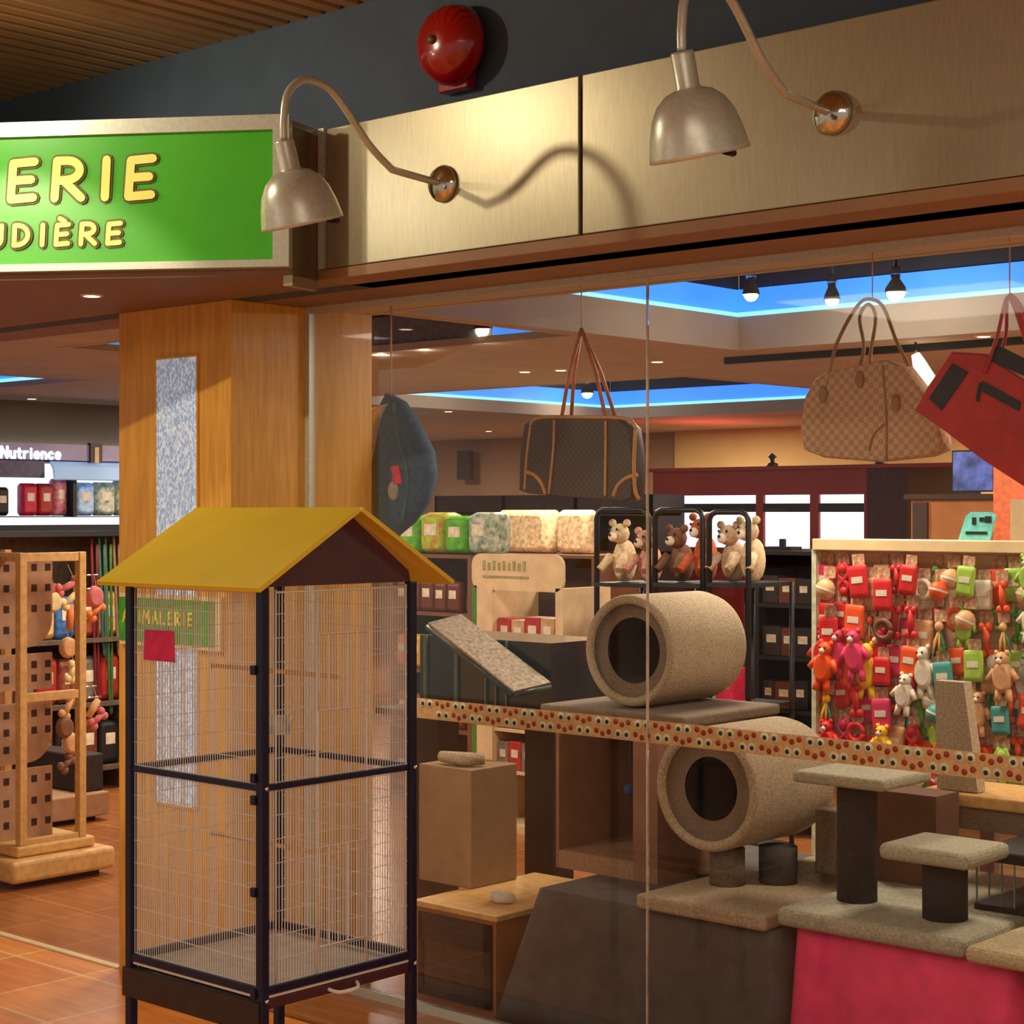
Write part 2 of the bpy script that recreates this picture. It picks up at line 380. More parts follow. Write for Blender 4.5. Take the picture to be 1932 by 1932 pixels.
def sp(t, z, o=0): p = S0+sd*t+sn*o; return Vector((p.x, p.y, z))
SB, ST = 2.388, 2.846
m = MB(); m.prism([sp(.05, SB+.02), sp(2.55, SB+.02), sp(2.55, ST-.03), sp(.05, ST-.03)], -sn*.012); m.build('sign_face', gm, sg)
def rail(t0, t1, z0, z1):
    m_ = MB(); m_.prism([sp(t0, z0, -.03), sp(t1, z0, -.03), sp(t1, z1, -.03), sp(t0, z1, -.03)], sn*.042); return m_
for a in ((0, 2.6, SB, SB+.022), (0, 2.6, ST-.045, ST), (0, .05, SB+.022, ST-.045), (2.55, 2.6, SB+.022, ST-.045)):
    rail(*a).build('frame_rail', M_steel, sg)
M_let = mat('yellow_letter', (255, 226, 110), .4, 0, .005, 5, emit=.15); M_leto = mat('dark_letter_outline', (88, 92, 20), .6)
def signline(text, xr_t, zb, h, wd, gap):
    """text right-aligned so that it ends at distance xr_t from the near end of the sign"""
    W = word_w(text, h, gap, 1.25); t = xr_t+W
    for ch in text:
        if ch != ' ':
            o = sp(t, zb); up = (Vector((0, 0, 1))-sd*.05)
            k = MB(); letter(k, ch, o, -sd, up, sn, h, wd+.014, .004, -.001, 1.25); q = k.build('letter_outline', M_leto, sg)
            k = MB(); letter(k, ch, o, -sd, up, sn, h, wd, .006, .001, 1.25); k.build('letter', M_let, q)
        t -= FONT[ch][0]*h*1.25+gap
def sign_t(px, py):
    r_ = ray(px, py); o = Vector(CAM); d = Vector(r_); t = (S0-o).dot(sn)/d.dot(sn); p = o+d*t; return (p-S0).dot(sd), p.z
t1, z1 = sign_t(288, 378); _, z2 = sign_t(288, 292)
signline('ANIMALERIE', t1, z1+.012, (z2-z1)-.024, .026, .066)
t1, z1 = sign_t(228, 463); _, z2 = sign_t(228, 418)
signline('CHAUDI\u00c8RE', t1, z1+.006, (z2-z1)-.012, .015, .040)

# gooseneck sign lamps
def gooseneck(x, dz, label, k=1.0):
    py_, pz = -.134, 2.60+dz
    g = thing('gooseneck_lamp', label, 'lamp', (x, py_, pz), 'gooseneck lamps on the shop front')
    MB().lathe([(0, 0), (.052, 0), (.054, .008), (.046, .02), (.03, .024), (.018, .03), (0, .032)], (x, py_-.0005, pz), (0, -1, 0), 28).build('wall_plate', M_chrome, g)
    P = [(x, py_-.02, pz), (x, py_-.12, pz+.006), (x, py_-.21, pz+.012)]
    Q = recrop([(x, py_-.21, pz+.012), (x, py_-.30, pz+.07), (x, -.545, pz+.175), (x, -.605, pz+.205), (x, -.675, pz+.205), (x, -.728, pz+.16), (x, -.742, pz+.09), (x, -.742, pz+.035)], 5)
    MB().tube(P+Q, .0105, 10).build('arm', M_steel, g)
    s0 = Vector((x, -.742, pz+.035)); ax = Vector((0, math.sin(math.radians(17)), -math.cos(math.radians(17))))
    MB().lathe([(0, 0), (.024, 0), (.026, .006), (.026, .075), (.032, .085)], s0, ax, 24).build('socket', M_steel, g)
    sh = MB(); o = s0+ax*.08
    prof = [(.030, 0), (.052, .008), (.075, .028), (.092, .058), (.103, .095), (.110, .135), (.112, .145), (.106, .145), (.098, .10), (.085, .06), (.066, .03), (.03, .012)]
    sh.lathe(prof, o, ax, 36); shd = sh.build('shade', M_steel, g)
    MB().ball(o+ax*.07, .03, 14, (1, 1, 1.2)).build('bulb', mat('clear_bulb', (230, 220, 200), .2), shd)
    MB().tube([o+ax*.12+Vector((0, .10, 0)), o+ax*.12+Vector((0, .135, 0))], .009, 8).build('knob', M_blackm, shd)
    return g
gooseneck(1.134, 0, 'silver gooseneck lamp beside the green sign, its arm curving over the sign end')
gooseneck(2.442, .01, 'silver gooseneck lamp on the right aluminium panel, largest and highest in view')

# fire bell
fb = thing('fire_bell', 'round red fire bell on the dark wall above the panels', 'bell', (1.09, 0, 3.05))
Mbell = mat('red_gloss_enamel', (150, 14, 14), .22, 0, .05, 5, coat=.6)
MB().box((1.02, -.045, 2.895), (1.14, 0, 3.10), .006).build('back_box', Mbell, fb)
MB().lathe([(0, .10), (.03, .099), (.06, .092), (.09, .075), (.108, .052), (.118, .024), (.121, .006), (.115, .0), (.0, .01)], (1.09, -.04, 3.025), (0, -1, 0), 40).build('gong', Mbell, fb)
MB().lathe([(0, .112), (.012, .111), (.014, .104), (.014, .098)], (1.09, -.04, 3.025), (0, -1, 0), 16).build('bolt', mat('dull_brass', (110, 90, 40), .5, .5), fb)

# small sign on the column
cs = thing('column_sign', 'small green sign in a pale frame on the wooden column, behind the bird cage', 'sign', (-.4, -.02, 1.2))
a = fY(-.012, 229, 1120); bq = fY(-.012, 420, 1122); c_ = fY(-.012, 420, 1226)
zt = fY(-.012, 229, 1118).z; zb = fY(-.012, 229, 1214).z
bx((a.x, -.02, zb), (bq.x, -.001, zt)).build('frame', M_cream, cs)
bx((a.x+.0, -.024, zb+.014), (bq.x-.03, -.0195, zt-.014)).build('sign_face', mat('flat_green_print', (60, 150, 36), .5), cs)
m = MB(); h = .042; tx = a.x+.03
for ch in 'ANIMALERIE':
    letter(m, ch, Vector((tx, -.0245, (zt+zb)/2-.01)), Vector((1, 0, 0)), Vector((0, 0, 1)), Vector((0, -1, 0)), h, .009, .002)
    tx += FONT[ch][0]*h+.020
m.build('lettering', mat('yellow_print', (236, 214, 50), .5), cs)

# ================================================================ BIRD CAGE
cx0, cx1, cy0, cy1 = .755, 1.30, -.954, -.434
cg = thing('bird_cage', 'tall navy and white bird cage with a yellow gabled roof', 'cage', ((cx0+cx1)/2, (cy0+cy1)/2, 0))
r = .0125
def post(x, y): return bx((x-r, y-r, .06), (x+r, y+r, 1.462 if y < -.6 else 1.462), .003)
for x in (cx0, cx1):
    for y in (cy0, cy1):
        post(x, y).build('post', M_navy, cg)
        k = MB(); k.lathe([(0, 0), (.026, 0), (.030, .01), (.030, .018), (.026, .028), (0, .028)], (x-.014, y, .03), (1, 0, 0), 18); k.use(M_blackm)
        k.build('caster', M_blackm, cg)
def rails(z, t, name, mm, off=0):
    for a, b in (((cx0, cy0-t+off), (cx1, cy0+t+off)), ((cx0, cy1-t), (cx1, cy1+t)), ((cx0-t, cy0), (cx0+t, cy1)), ((cx1-t, cy0), (cx1+t, cy1))):
        bx((*a, z-t), (*b, z+t), .002).build(name, mm, cg)
rails(.960, .008, 'middle_rail', M_navy); rails(.452, .010, 'lower_rail', M_navy); rails(.436, .004, 'tray_lip', M_white); 
bx((cx0-.02, cy0-.018, .345), (cx1+.004, cy0+.012, .425), .004).build('tray_front', mat('dark_brown_enamel', (40, 24, 22), .4), cg)
bx((cx0+.012, cy0+.013, .405), (cx1+.006, cy1-.005, .43), .002).build('tray', M_maroon, cg)
bx((cx0+.015, cy0+.015, .4305), (cx1-.012, cy1-.012, .436)).build('tray_floor', mat('grey_tray_liner', (168, 158, 146), .6, 0, .08, 18), cg)
m = MB(); m.tube(recrop([(cx1+.006, -.74, .418), (cx1+.03, -.72, .41), (cx1+.03, -.66, .41), (cx1+.006, -.64, .418)], 4), .005, 8); m.build('tray_handle', M_white, cg)
M_wire = mat('white_wire', (230, 222, 214), .45, .1, .02, 30)
def wires(side):
    k = MB(); hw = .0008; sp_ = .0095
    for (za, zb_) in ((.462, .952), (.968, 1.452)):
        if side in 'fb':
            y = cy0 if side == 'f' else cy1; x = cx0+.016
            while x < cx1-.014: k.box((x-hw, y-hw, za), (x+hw, y+hw, zb_)); x += sp_
            z = za+.002
            while z < zb_: k.box((cx0+.012, y-hw, z-hw), (cx1-.012, y+hw, z+hw)); z += .0605
        else:
            x = cx0 if side == 'l' else cx1; y = cy0+.016
            while y < cy1-.014: k.box((x-hw, y-hw, za), (x+hw, y+hw, zb_)); y += sp_
            z = za+.002
            while z < zb_: k.box((x-hw, cy0+.012, z-hw), (x+hw, cy1-.012, z+hw)); z += .0605
    return k.build('wire_panel', M_wire, cg)
for s_ in 'fblr': wires(s_)
# thicker white frame wires and two doors on the right side
yy = [fX(cx1, p, 1200).y for p in (519, 597, 690, 764)]
m = MB()
for y in yy: m.tube([(cx1+.003, y, .462), (cx1+.003, y, 1.455)], .0026, 6)
m.tube([(cx1+.003, yy[0], 1.448), (cx1+.003, yy[3], 1.448)], .0026, 6); m.tube([(cx0+.016, cy0-.003, 1.448), (cx1-.016, cy0-.003, 1.448)], .0026, 6)
m.build('panel_frame', M_white, cg)
for zt_, zb_ in ((fX(cx1, 645, 1193).z, fX(cx1, 645, 1335).z), (fX(cx1, 645, 1590).z, fX(cx1, 645, 1775).z)):
    m = MB(); ya, yb = yy[1]+.004, yy[2]-.004; xx = cx1+.006
    m.tube([(xx, ya, zb_), (xx, ya, zt_), (xx, yb, zt_), (xx, yb, zb_), (xx, ya, zb_)], .0022, 6)
    for i in range(1, 5): y = ya+(yb-ya)*i/5; m.tube([(xx, y, zb_), (xx, y, zt_)], .0016, 5)
    m.build('door', M_white, cg)
for z in (1.255, .985, .93, .70, .445):
    bx((cx1-.026, cy0-.020, z-.012), (cx1-.008, cy0-.008, z+.012), .003).build('hinge', M_navy, cg)
for z, y in ((.96, cy0), (.96, cy1), (.43, cy0), (.43, cy1)):
    MB().ball((cx1+.016, y, z), .006, 10).build('rivet', M_chrome, cg)
for z in (.75, 1.22): MB().tube([(cx0+.01, -.69, z), (cx1-.01, -.69, z)], .006, 8).build('perch', M_pine, cg)
# food cup behind the wires
MB().lathe([(0, 0), (.03, 0), (.034, .05), (.031, .05), (.028, .005), (0, .005)], (.86, -.52, 1.02), (0, 0, 1), 16).build('feeder', mat('clear_plastic_cup', (190, 190, 180), .3), cg)
# roof: two yellow slabs and maroon gables
rx0, rx1, ym, zr, ze = .673, 1.352, -.666, 1.652, 1.452
def slab(ye, s1):
    k = MB(); p = Vector((rx0, ym, zr)); q = Vector((rx0, ye, ze)); n_ = (q-p).cross(Vector((1, 0, 0))).normalized()
    if n_.z < 0: n_ = -n_
    k.prism([p, q, q+n_*.012, p+n_*.012], (rx1-rx0, 0, 0)); return k.build('roof_slope', M_yellow, cg)
slab(-1.004, 1); slab(-.322, 1)
for x in (cx0-.004, cx1-.002):
    k = MB(); k.prism([(x, cy0+.005, 1.462), (x, cy1-.005, 1.462), (x, cy1-.012, 1.492), (x, ym, zr-.006), (x, cy0+.012, 1.492)], (.006, 0, 0)); k.build('gable', M_maroon, cg)
p0 = fY(cy0-.006, 273, 1188); p1 = fY(cy0-.006, 330, 1250)
k = MB(); k.prism([(p0.x, cy0-.006, p0.z), (p1.x-.004, cy0-.008, p0.z+.002), (p1.x, cy0-.006, p1.z), (p0.x-.006, cy0-.006, p1.z)], (0, .002, 0)); k.build('sticker', mat('pink_sticker', (206, 22, 84), .6), cg)
#PART2
# ================================================================ helpers for soft things
def pillow(mb, pts, nrm, dep, prof=((-1, .72), (-.75, .9), (-.3, 1), (.3, 1), (.75, .9), (1, .72))):
    """soft body: a closed outline swelling along nrm"""
    pts = [Vector(p) for p in pts]; c = sum(pts, Vector())/len(pts); nrm = Vector(nrm); n = len(pts); R = []
    for k, s_ in prof: R.append([mb.v(c+(p-c)*s_+nrm*(k*dep/2)) for p in pts])
    for a, b in zip(R, R[1:]):
        for i in range(n):
            f = mb._f([a[i], a[(i+1) % n], b[(i+1) % n], b[i]])
            if f: f.smooth = True
    mb._f(R[0][::-1]); mb._f(R[-1]); return mb
def ring(c, rx, rz, n=14, yv=None): return [Vector((c[0]+rx*math.cos(2*math.pi*k/n), c[1], c[2]+rz*math.sin(2*math.pi*k/n))) for k in range(n)]
def rbox(c, hx, hz, rr=.25, n=4):
    out = []; r_ = min(hx, hz)*rr
    for qx, qz, a0 in ((1, 1, 0), (-1, 1, 90), (-1, -1, 180), (1, -1, 270)):
        for k in range(n+1):
            a = math.radians(a0+90*k/n); out.append(Vector((c[0]+qx*(hx-r_)+r_*math.cos(a), c[1], c[2]+qz*(hz-r_)+r_*math.sin(a))))
    return out
YN = Vector((0, 1, 0))
ORD = ['first', 'second', 'third', 'fourth', 'fifth', 'sixth', 'seventh', 'eighth', 'ninth', 'tenth', 'eleventh', 'twelfth', 'thirteenth', 'fourteenth', 'fifteenth', 'sixteenth', 'seventeenth', 'eighteenth', 'nineteenth', 'twentieth']

# ================================================================ WINDOW DISPLAY: plinths
# grey draped plinth
def drape(name, x0t, x1t, x0b, x1b, y0, y1, z, m_, folds, amp, label, cat, z0=.004):
    k = MB(); n = 40; rows = 7; G = []
    for j in range(rows+1):
        t = j/rows; zz = z+(z0-z)*t; a_ = x0t+(x0b-x0t)*t; b_ = x1t+(x1b-x1t)*t; row = []
        for i in range(n+1):
            u = i/n; yy_ = y0-.004-amp*t*(1+math.sin(u*folds*2*math.pi+.6*math.sin(u*5)))
            row.append(k.v((a_+(b_-a_)*u, yy_, zz)))
        for i in range(1, 13):
            u = i/12; row.append(k.v((b_+amp*t*(1+math.sin(u*3*2*math.pi)), y0+(y1-y0)*u, zz)))
        row.insert(0, k.v((a_-amp*t, y1, zz)))
        G.append(row)
    for a_, b_ in zip(G, G[1:]):
        for i in range(len(a_)-1):
            f = k._f([a_[i], b_[i], b_[i+1], a_[i+1]])
            if f: f.smooth = True
    k._f([v for v in G[0]])
    o = k.build(name, m_); sol = o.modifiers.new('thick', 'SOLIDIFY'); sol.thickness = .004
    return tag(o, label, cat)
drape('grey_drape',   .985, 1.875, .80, 1.875, .462, 1.52, .449, M_greyc, 4, .012, 'dark grey cloth draped over the low plinth under the cat tunnels', 'cloth')
drape('pink_drape', 1.945, 2.60, 1.925, 2.60, .478, 1.42, .472, M_pink, 3.5, .034, 'bright pink cloth hanging from the low display under the grey cat tree', 'cloth')
drape('pink_drape', 2.65, 3.68, 2.67, 3.7, .50, 1.42, .470, mat('deep_pink_cloth', (206, 48, 92), .85, 0, .06, 16, bump=.15), 5, .02, 'darker pink cloth at the right edge, beside the bright pink one', 'cloth')
# carpet pads on the pink plinth
tag(MB().box((1.90, .425, .474), (2.49, 1.30, .528), .02).build('carpet_pad', M_plush), 'grey plush pad on the pink cloth, carrying the black cat posts', 'pad')
tag(MB().box((2.50, .40, .474), (3.5, 1.30, .520), .02).build('carpet_pad', mat('beige_plush', (178, 160, 122), .95, 0, .12, 120, bump=.5)), 'beige plush pad at the right edge of the pink display', 'pad')

# grey cat tree with two seats
ct = thing('cat_tree', 'cat tree with two square grey plush seats on black posts', 'cat tree', (2.15, .75, .529))
ya2 = fX(2.174, 1760, 1470).y; xa1 = fY(.55, 1493, 1450).x
MB().box((xa1, .55, .866), (2.174, ya2, .900), .012).build('seat', M_plush, ct)
yb2 = fX(2.46, 1908, 1605).y
MB().box((2.187, .50, .690), (2.46, yb2, .736), .018).build('seat', M_plush, ct)
pa = fY(.66, 1617, 1500); MB().lathe([(0, .529), (.058, .529), (.058, .866), (0, .866)], (pa.x, .66, 0), (0, 0, 1), 28).build('post', M_charc, ct)
pb = fY(.62, 1783, 1650); MB().lathe([(0, .529), (.062, .529), (.062, .690), (0, .690)], (pb.x, .62, 0), (0, 0, 1), 28).build('post', M_charc, ct)
# brown cabinet behind it
o = ybox(.95, .14, 1652, 1766, 1497, 1716)
for v in o.bm.verts: v.co.z = max(v.co.z, .529)
tag(o.build('brown_box', mat('brown_carton', (96, 62, 42), .8, 0, .08, 8)), 'brown upright box between the black cat posts', 'box')
tag(ybox(.98, .18, 1500, 1578, 1628, 1700, .006).build('carpet_block', M_carpet), 'small beige block behind the black cat post, on the pad', 'block')
tag(ybox(.90, .12, 1536, 1578, 1490, 1614, .01).build('carpet_block', M_carpetd), 'short taupe block hanging behind the tall black post', 'block')
bpy.data.objects['carpet_block.001'].location.z = .53
# raised beige plank and black crate at the right edge
a_ = fY(1.13, 1730, 1480); b_ = fY(1.13, 1990, 1480); bz = fY(1.13, 1800, 1496).z
bb = thing('bench', 'pale wooden bench top at the right edge below the patterned band', 'bench', (2.5, 1.3, .002))
MB().box((a_.x, 1.13, bz-.04), (b_.x+.2, 1.42, bz), .008).build('top', M_pine, bb)
MB().box((a_.x+.02, 1.15, bz-.11), (b_.x+.18, 1.17, bz-.04)).build('apron', M_carpetd, bb)
for x in (a_.x+.06, b_.x+.1):
    bx((x, 1.425, .002), (x+.05, 1.46, bz)).build('leg', M_carpetd, bb)
cy_ = yb2+.03
x0c, x1c = fY(cy_, 1838, 1700).x, 3.3
cr = thing('pet_crate', 'black wire pet crate at the right edge behind the small grey seat', 'crate', (2.9, 1.2, .529))
bx((x0c, cy_, .529), (x1c, 1.12, .545)).build('tray', M_black, cr)
bx((x0c, cy_, .665), (x1c, 1.12, .70), .01).build('lid', M_black, cr)
k = MB()
for i in range(26): x = x0c+.006+(x1c-x0c-.012)*i/25; k.box((x-.002, cy_+.002, .545), (x+.002, cy_+.006, .665))
k.build('bars', mat('teal_grey_wire', (110, 140, 130), .4, .3), cr)
bx((x0c+.01, 1.10, .545), (x1c-.01, 1.115, .665)).build('back_panel', mat('dark_green_panel', (20, 36, 30), .5), cr)
# leaning beige scratching plank
k = MB(); p = [fY(1.16, *q) for q in ((1768, 1440), (1845, 1440), (1818, 1288), (1764, 1284))]
zb_ = bz; p[0].z = zb_+.003; p[1].z = zb_+.003
k.prism(p, (0, .05, 0)); tag(k.build('scratching_plank', M_carpet), 'beige carpeted plank standing in front of the toy wall', 'scratcher')

# beige cat furniture with two tunnels
def tunnel(name, c, r_, L_, label, ri, hole_n, lipmat, ax=(0, 1, 0)):
    t = thing(name, label, 'cat tunnel', (c[0], c[1]+L_/2, c[2]-r_))
    MB().lathe([(r_*.83, .012), (r_*.86, 0), (r_*.97, 0), (r_, .014), (r_, L_-.05), (r_*.95, L_-.014), (r_*.86, L_), (0, L_)], c, ax, 56).build('body', M_carpet, t)
    k = MB(); k.lathe([(r_*.84, .03), (ri+.004, .03)], c, ax, 56); k.lathe([(r_*.84, .012), (r_*.84, .03)], c, ax, 56)
    k.build('rim', M_carpetd, t)
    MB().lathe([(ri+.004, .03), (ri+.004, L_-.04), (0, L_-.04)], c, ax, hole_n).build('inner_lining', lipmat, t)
    return t
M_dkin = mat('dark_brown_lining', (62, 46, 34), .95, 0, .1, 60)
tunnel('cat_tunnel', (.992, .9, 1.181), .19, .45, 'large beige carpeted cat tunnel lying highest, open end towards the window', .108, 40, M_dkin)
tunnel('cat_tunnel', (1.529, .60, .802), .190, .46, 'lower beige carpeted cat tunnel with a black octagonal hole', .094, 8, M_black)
tag(MB().box((.68, .80, .951), (1.30, 1.36, .989), .012).build('carpeted_shelf', M_carpetd), 'taupe carpeted shelf lying on the cat house under the upper cat tunnel', 'shelf')
# cat house
h0, h1, z0_, z1_ = .80, 1.232, .449, .949
ch = thing('cat_house', 'tall open cat house of brown board under the upper tunnel', 'cat house', (1.0, .95, z0_))
M_board = mat('brown_board', (142, 102, 74), .75, 0, .06, 10)
bx((h0, .75, z0_), (h0+.014, 1.22, z1_)).build('side_panel', M_board, ch)
bx((h1-.10, .75, z0_), (h1, 1.22, z1_)).build('side_panel', M_board, ch)
bx((h0+.014, 1.20, z0_), (h1-.10, 1.22, z1_)).build('back_panel', M_board, ch)
bx((h0+.014, .75, z0_), (h1-.10, 1.20, z0_+.06)).build('floor_pad', mat('pinkish_plush', (160, 122, 92), .95, 0, .1, 90, bump=.4), ch)
bb_ = fY(.80, 1188, 1490); m = MB(); m.ball(bb_, .021, 16); m.tube([bb_, (bb_.x, .80, .948)], .0012, 5)
tag(m.build('toy_ball', mat('blue_felt', (40, 66, 110), .9)), 'small dark blue ball dangling in the opening of the cat house', 'ball')
# base of the lower tunnel
t = thing('cat_tree', 'beige carpeted base plate with short posts under the lower tunnel', 'cat tree', (1.6, .7, .450))
MB().box((1.40, .42, .450), (1.868, .96, .496), .012).build('base_plate', M_carpet, t)
p_ = fY(.72, 1372, 1640); MB().lathe([(0, .496), (.055, .496), (.055, .609), (0, .609)], (p_.x, .72, 0), (0, 0, 1), 24).build('post', M_carpetd, t)
p_ = fY(.85, 1468, 1640); MB().lathe([(0, .496), (.06, .496), (.06, .609), (0, .609)], (p_.x, .85, 0), (0, 0, 1), 24).build('post', mat('grey_carpet', (74, 66, 58), .95, 0, .1, 120), t)
# left end of the window: low box with a dark opening, upright board, small cushion
pl = thing('low_cabinet', 'low wooden cabinet with a black glazed front at the left of the window', 'cabinet', (.45, .7, 0))
zt = fY(.45, 900, 1722).z; xl, xr = fY(.45, 782, 1700).x, fY(.45, 932, 1700).x
bx((xl, .46, 0), (xr+.0, 1.06, zt-.02)).build('body', mat('orange_brown_board', (150, 96, 50), .6, 0, .08, 8), pl)
bx((xl-.01, .45, zt-.02), (xr+.012, 1.08, zt), .003).build('top', M_pine, pl)
fx0, fx1, fz0, fz1 = xl+.02, xr-.015, .02, zt-.035
for a_ in (((fx0, fz0), (fx1, fz0+.02)), ((fx0, fz1-.09), (fx1, fz1)), ((fx0, fz0), (fx0+.02, fz1)), ((fx1-.03, fz0), (fx1, fz1))):
    bx((a_[0][0], .447, a_[0][1]), (a_[1][0], .46, a_[1][1])).build('front_frame', M_black, pl)
bx((fx0+.02, .454, fz0+.02), (fx1-.03, .459, fz1-.09)).build('front_panel', mat('smoked_panel', (64, 52, 40), .15), pl)
k = ybox(.70, .24, 790, 889, 1482, 1704, .004); o = k.build('upright_board', mat('light_brown_board', (146, 116, 82), .8, 0, .05, 14)); o.location.z = zt+.0005
tag(o, 'light brown carton standing on the low wooden cabinet', 'carton')
k = MB(); a_ = fY(.72, 852, 1462); k.tube([(a_.x-.08, .75, a_.z), (a_.x+.04, .75, a_.z), (a_.x+.085, .80, a_.z)], [.02, .026, .02], 14)
o = k.build('bolster', M_carpet); o.location.z = zt+.001+.0; 
tp = fY(.70, 840, 1482).z; hh = fY(.70, 840, 1482).z-fY(.70, 840, 1704).z; o.location.z = zt+hh+.001
tag(o, 'small beige bolster on top of the light brown carton', 'cushion')
k = MB(); a_ = fY(.60, 938, 1690); pillow(k, [Vector((a_.x+.05*math.cos(q*.52)*(1.15 if q < 6 else .8), .62+.035*math.sin(q*.52), zt+.018)) for q in range(12)], (0, 0, 1), .034)
tag(k.build('slipper_toy', mat('pale_plush', (206, 196, 178), .95)), 'pale plush toy lying on the low wooden cabinet', 'toy')
# terrarium on a black stand with a tilted lid
tt = thing('terrarium_stand', 'black stand with two square legs carrying the dark terrarium', 'stand', (.05, 1.35, 0))
xL, xR = -.33, .41
bx((xL, .98, .865), (xR, 1.6, .89)).build('top', M_black, tt)
for p0_, p1_ in ((786, 826), (990, 1043)):
    xx0, xx1 = fY(1.2, p0_, 1500).x, fY(1.2, p1_, 1500).x; bx((xx0, 1.2, 0), (xx1, 1.32, .865)).build('leg', M_black, tt)
te = thing('terrarium', 'dark terrarium with teal edges behind the patterned band', 'tank', (.05, 1.35, .891))
bx((xL+.01, 1.2, .891), (xR-.02, 1.58, .91)).build('base', M_black, te)
bx((xL+.02, 1.21, .91), (xR-.03, 1.57, 1.16)).build('tank_body', mat('dark_tank_glass', (22, 30, 28), .12, 0, .1, 6), te)
for p in (800, 858, 916, 935, 955):
    x = fY(1.205, p, 1250).x; bx((x, 1.200, .91), (x+.018 if p < 870 else x+.006, 1.21, 1.162)).build('edge_strip', mat('teal_edge', (84, 124, 112), .3), te)
k = MB(); q = [fY(1.0, 806, 1183), fY(1.0, 968, 1312), fY(1.0, 968, 1312)+Vector((.02, .18, .02)), fY(1.0, 806, 1183)+Vector((.0, .18, .025))]
nz_ = (q[1]-q[0]).cross(q[3]-q[0]).normalized(); nz_ = nz_ if nz_.z > 0 else -nz_
k.prism(q, nz_*.02)
tl = thing('tank_lid', 'tilted grey mesh lid with a black edge leaning on the terrarium', 'lid', q[0])
for a_, b_ in ((0, 1), (1, 2), (2, 3), (3, 0)): MB().tube([q[a_], q[b_]], .012, 8).build('lid_frame', mat('dark_green_frame', (34, 48, 42), .35), tl)
k.build('lid_mesh', mat('grey_mesh', (170, 152, 130), .4, .3, .2, 70), tl)

# patterned band on the glass
xb0 = fY(.345, 786, 1350).x; zc = fY(.346, 1300, 1388).z
k = MB(); k.use(mat('cream_red_print', (222, 190, 128), .6, 0, .1, 60, rgb2=(206, 150, 96))); k.box((xb0, .3448, zc-.033), (GX1-.05, .3458, zc+.033))
x = xb0+.03
def disc(x, z, r_, y): k.lathe([(r_, 0), (r_, .0006), (0, .0006)], (x, y, z), (0, -1, 0), 12)
M_ringp = mat('cream_ring_print', (232, 222, 180), .5); M_gp = mat('dark_green_print', (30, 54, 34), .6); M_blot = mat('brick_print', (160, 58, 34), .6)
while x < GX1-.12:
    for row, dx in ((.0165, 0), (-.0165, .075)):
        k.use(M_ringp)
        for j in (0, 1): disc(x+dx+j*.032, zc+row, .0152, .3447)
        k.use(M_gp)
        for j in (0, 1): disc(x+dx+j*.032, zc+row, .0068, .3441)
        k.use(M_blot)
        for j in (0, 1, 2): disc(x+dx+.066+j*.024, zc+row+.004*(-1)**j, .0085, .3445)
    x += .150
o = k.build('window_band', None)
tag(o, 'cream band printed with ringed dots and red blots across the window', 'window decal')

# ================================================================ HANGING CARRIER BAGS
M_cord = mat('nylon_line', (200, 176, 150), .5)
def P6(px, py, y=.6): return fY(y, px, py)
bg = thing('pet_carrier', 'dark brown monogram carrier bag with tan trim, hanging in the middle of the window', 'bag', P6(1098, 948))
out = [(1000, 800), (1018, 787), (1180, 790), (1200, 808), (1208, 870), (1206, 940), (1190, 946), (1010, 932), (990, 925), (992, 860)]
k = MB(); pillow(k, [P6(*q) for q in out], YN, .07, ((-1, .97), (-.8, .995), (0, 1), (.8, .995), (1, .97))); k.build('body', mat('brown_monogram_canvas', (70, 56, 42), .6, 0, .1, 90, kind='check', rgb2=(84, 66, 46)), bg)
M_tanl = mat('tan_leather', (196, 142, 78), .5, 0, .06, 30)
def trim(pts, w_, nm='trim', m_=M_tanl, y=.49, par=None):
    MB().tube(recrop([P6(a, b, .6)+Vector((0, y-.6, 0)) for a, b in pts], 6), w_, 8).build(nm, m_, par or bg)
YB_ = .6
def sc(px, py, dy=-.035):
    return fY(YB_+dy, px, py)
def trimb(pts, w_, nm='trim', m_=M_tanl, par=None, dy=-.035, n=6, sq=1):
    k = MB(); k.tube(recrop([sc(a, b, dy) for a, b in pts], n), w_, 8, squash=sq); k.build(nm, m_, par or bg)
trimb([(1000, 802), (1018, 788), (1100, 787), (1180, 790), (1200, 808)], .006)
trimb([(1046, 792), (1044, 850), (1036, 932)], .0085, sq=.6)
trimb([(1143, 794), (1143, 850), (1142, 936)], .0085, sq=.6)
trimb([(992, 890), (1008, 896), (1022, 912), (1030, 932)], .007)
trimb([(1202, 896), (1182, 902), (1166, 916), (1158, 936)], .007)
trimb([(1001, 804), (994, 860), (990, 924)], .005)
trimb([(1199, 810), (1196, 870), (1198, 924), (1206, 942)], .006)
top = sc(1097, 620, 0)
for a, b, c_, d_ in ((1060, 1078, 786, -.03), (1143, 1160, 790, -.03), (1078, 1080, 786, .03), (1162, 1130, 790, .03)):
    k = MB(); q = sc(a, c_, d_); k.tube([q, (q+top)/2+Vector((.01*(1 if a > 1100 else -1), 0, 0)), top], .0062, 8); k.build('handle', mat('cognac_leather', (190, 112, 58), .5), bg)
k = MB(); k.tube([top, (top.x, top.y, 2.449)], .0022, 6); k.build('hanging_line', M_cord, bg)
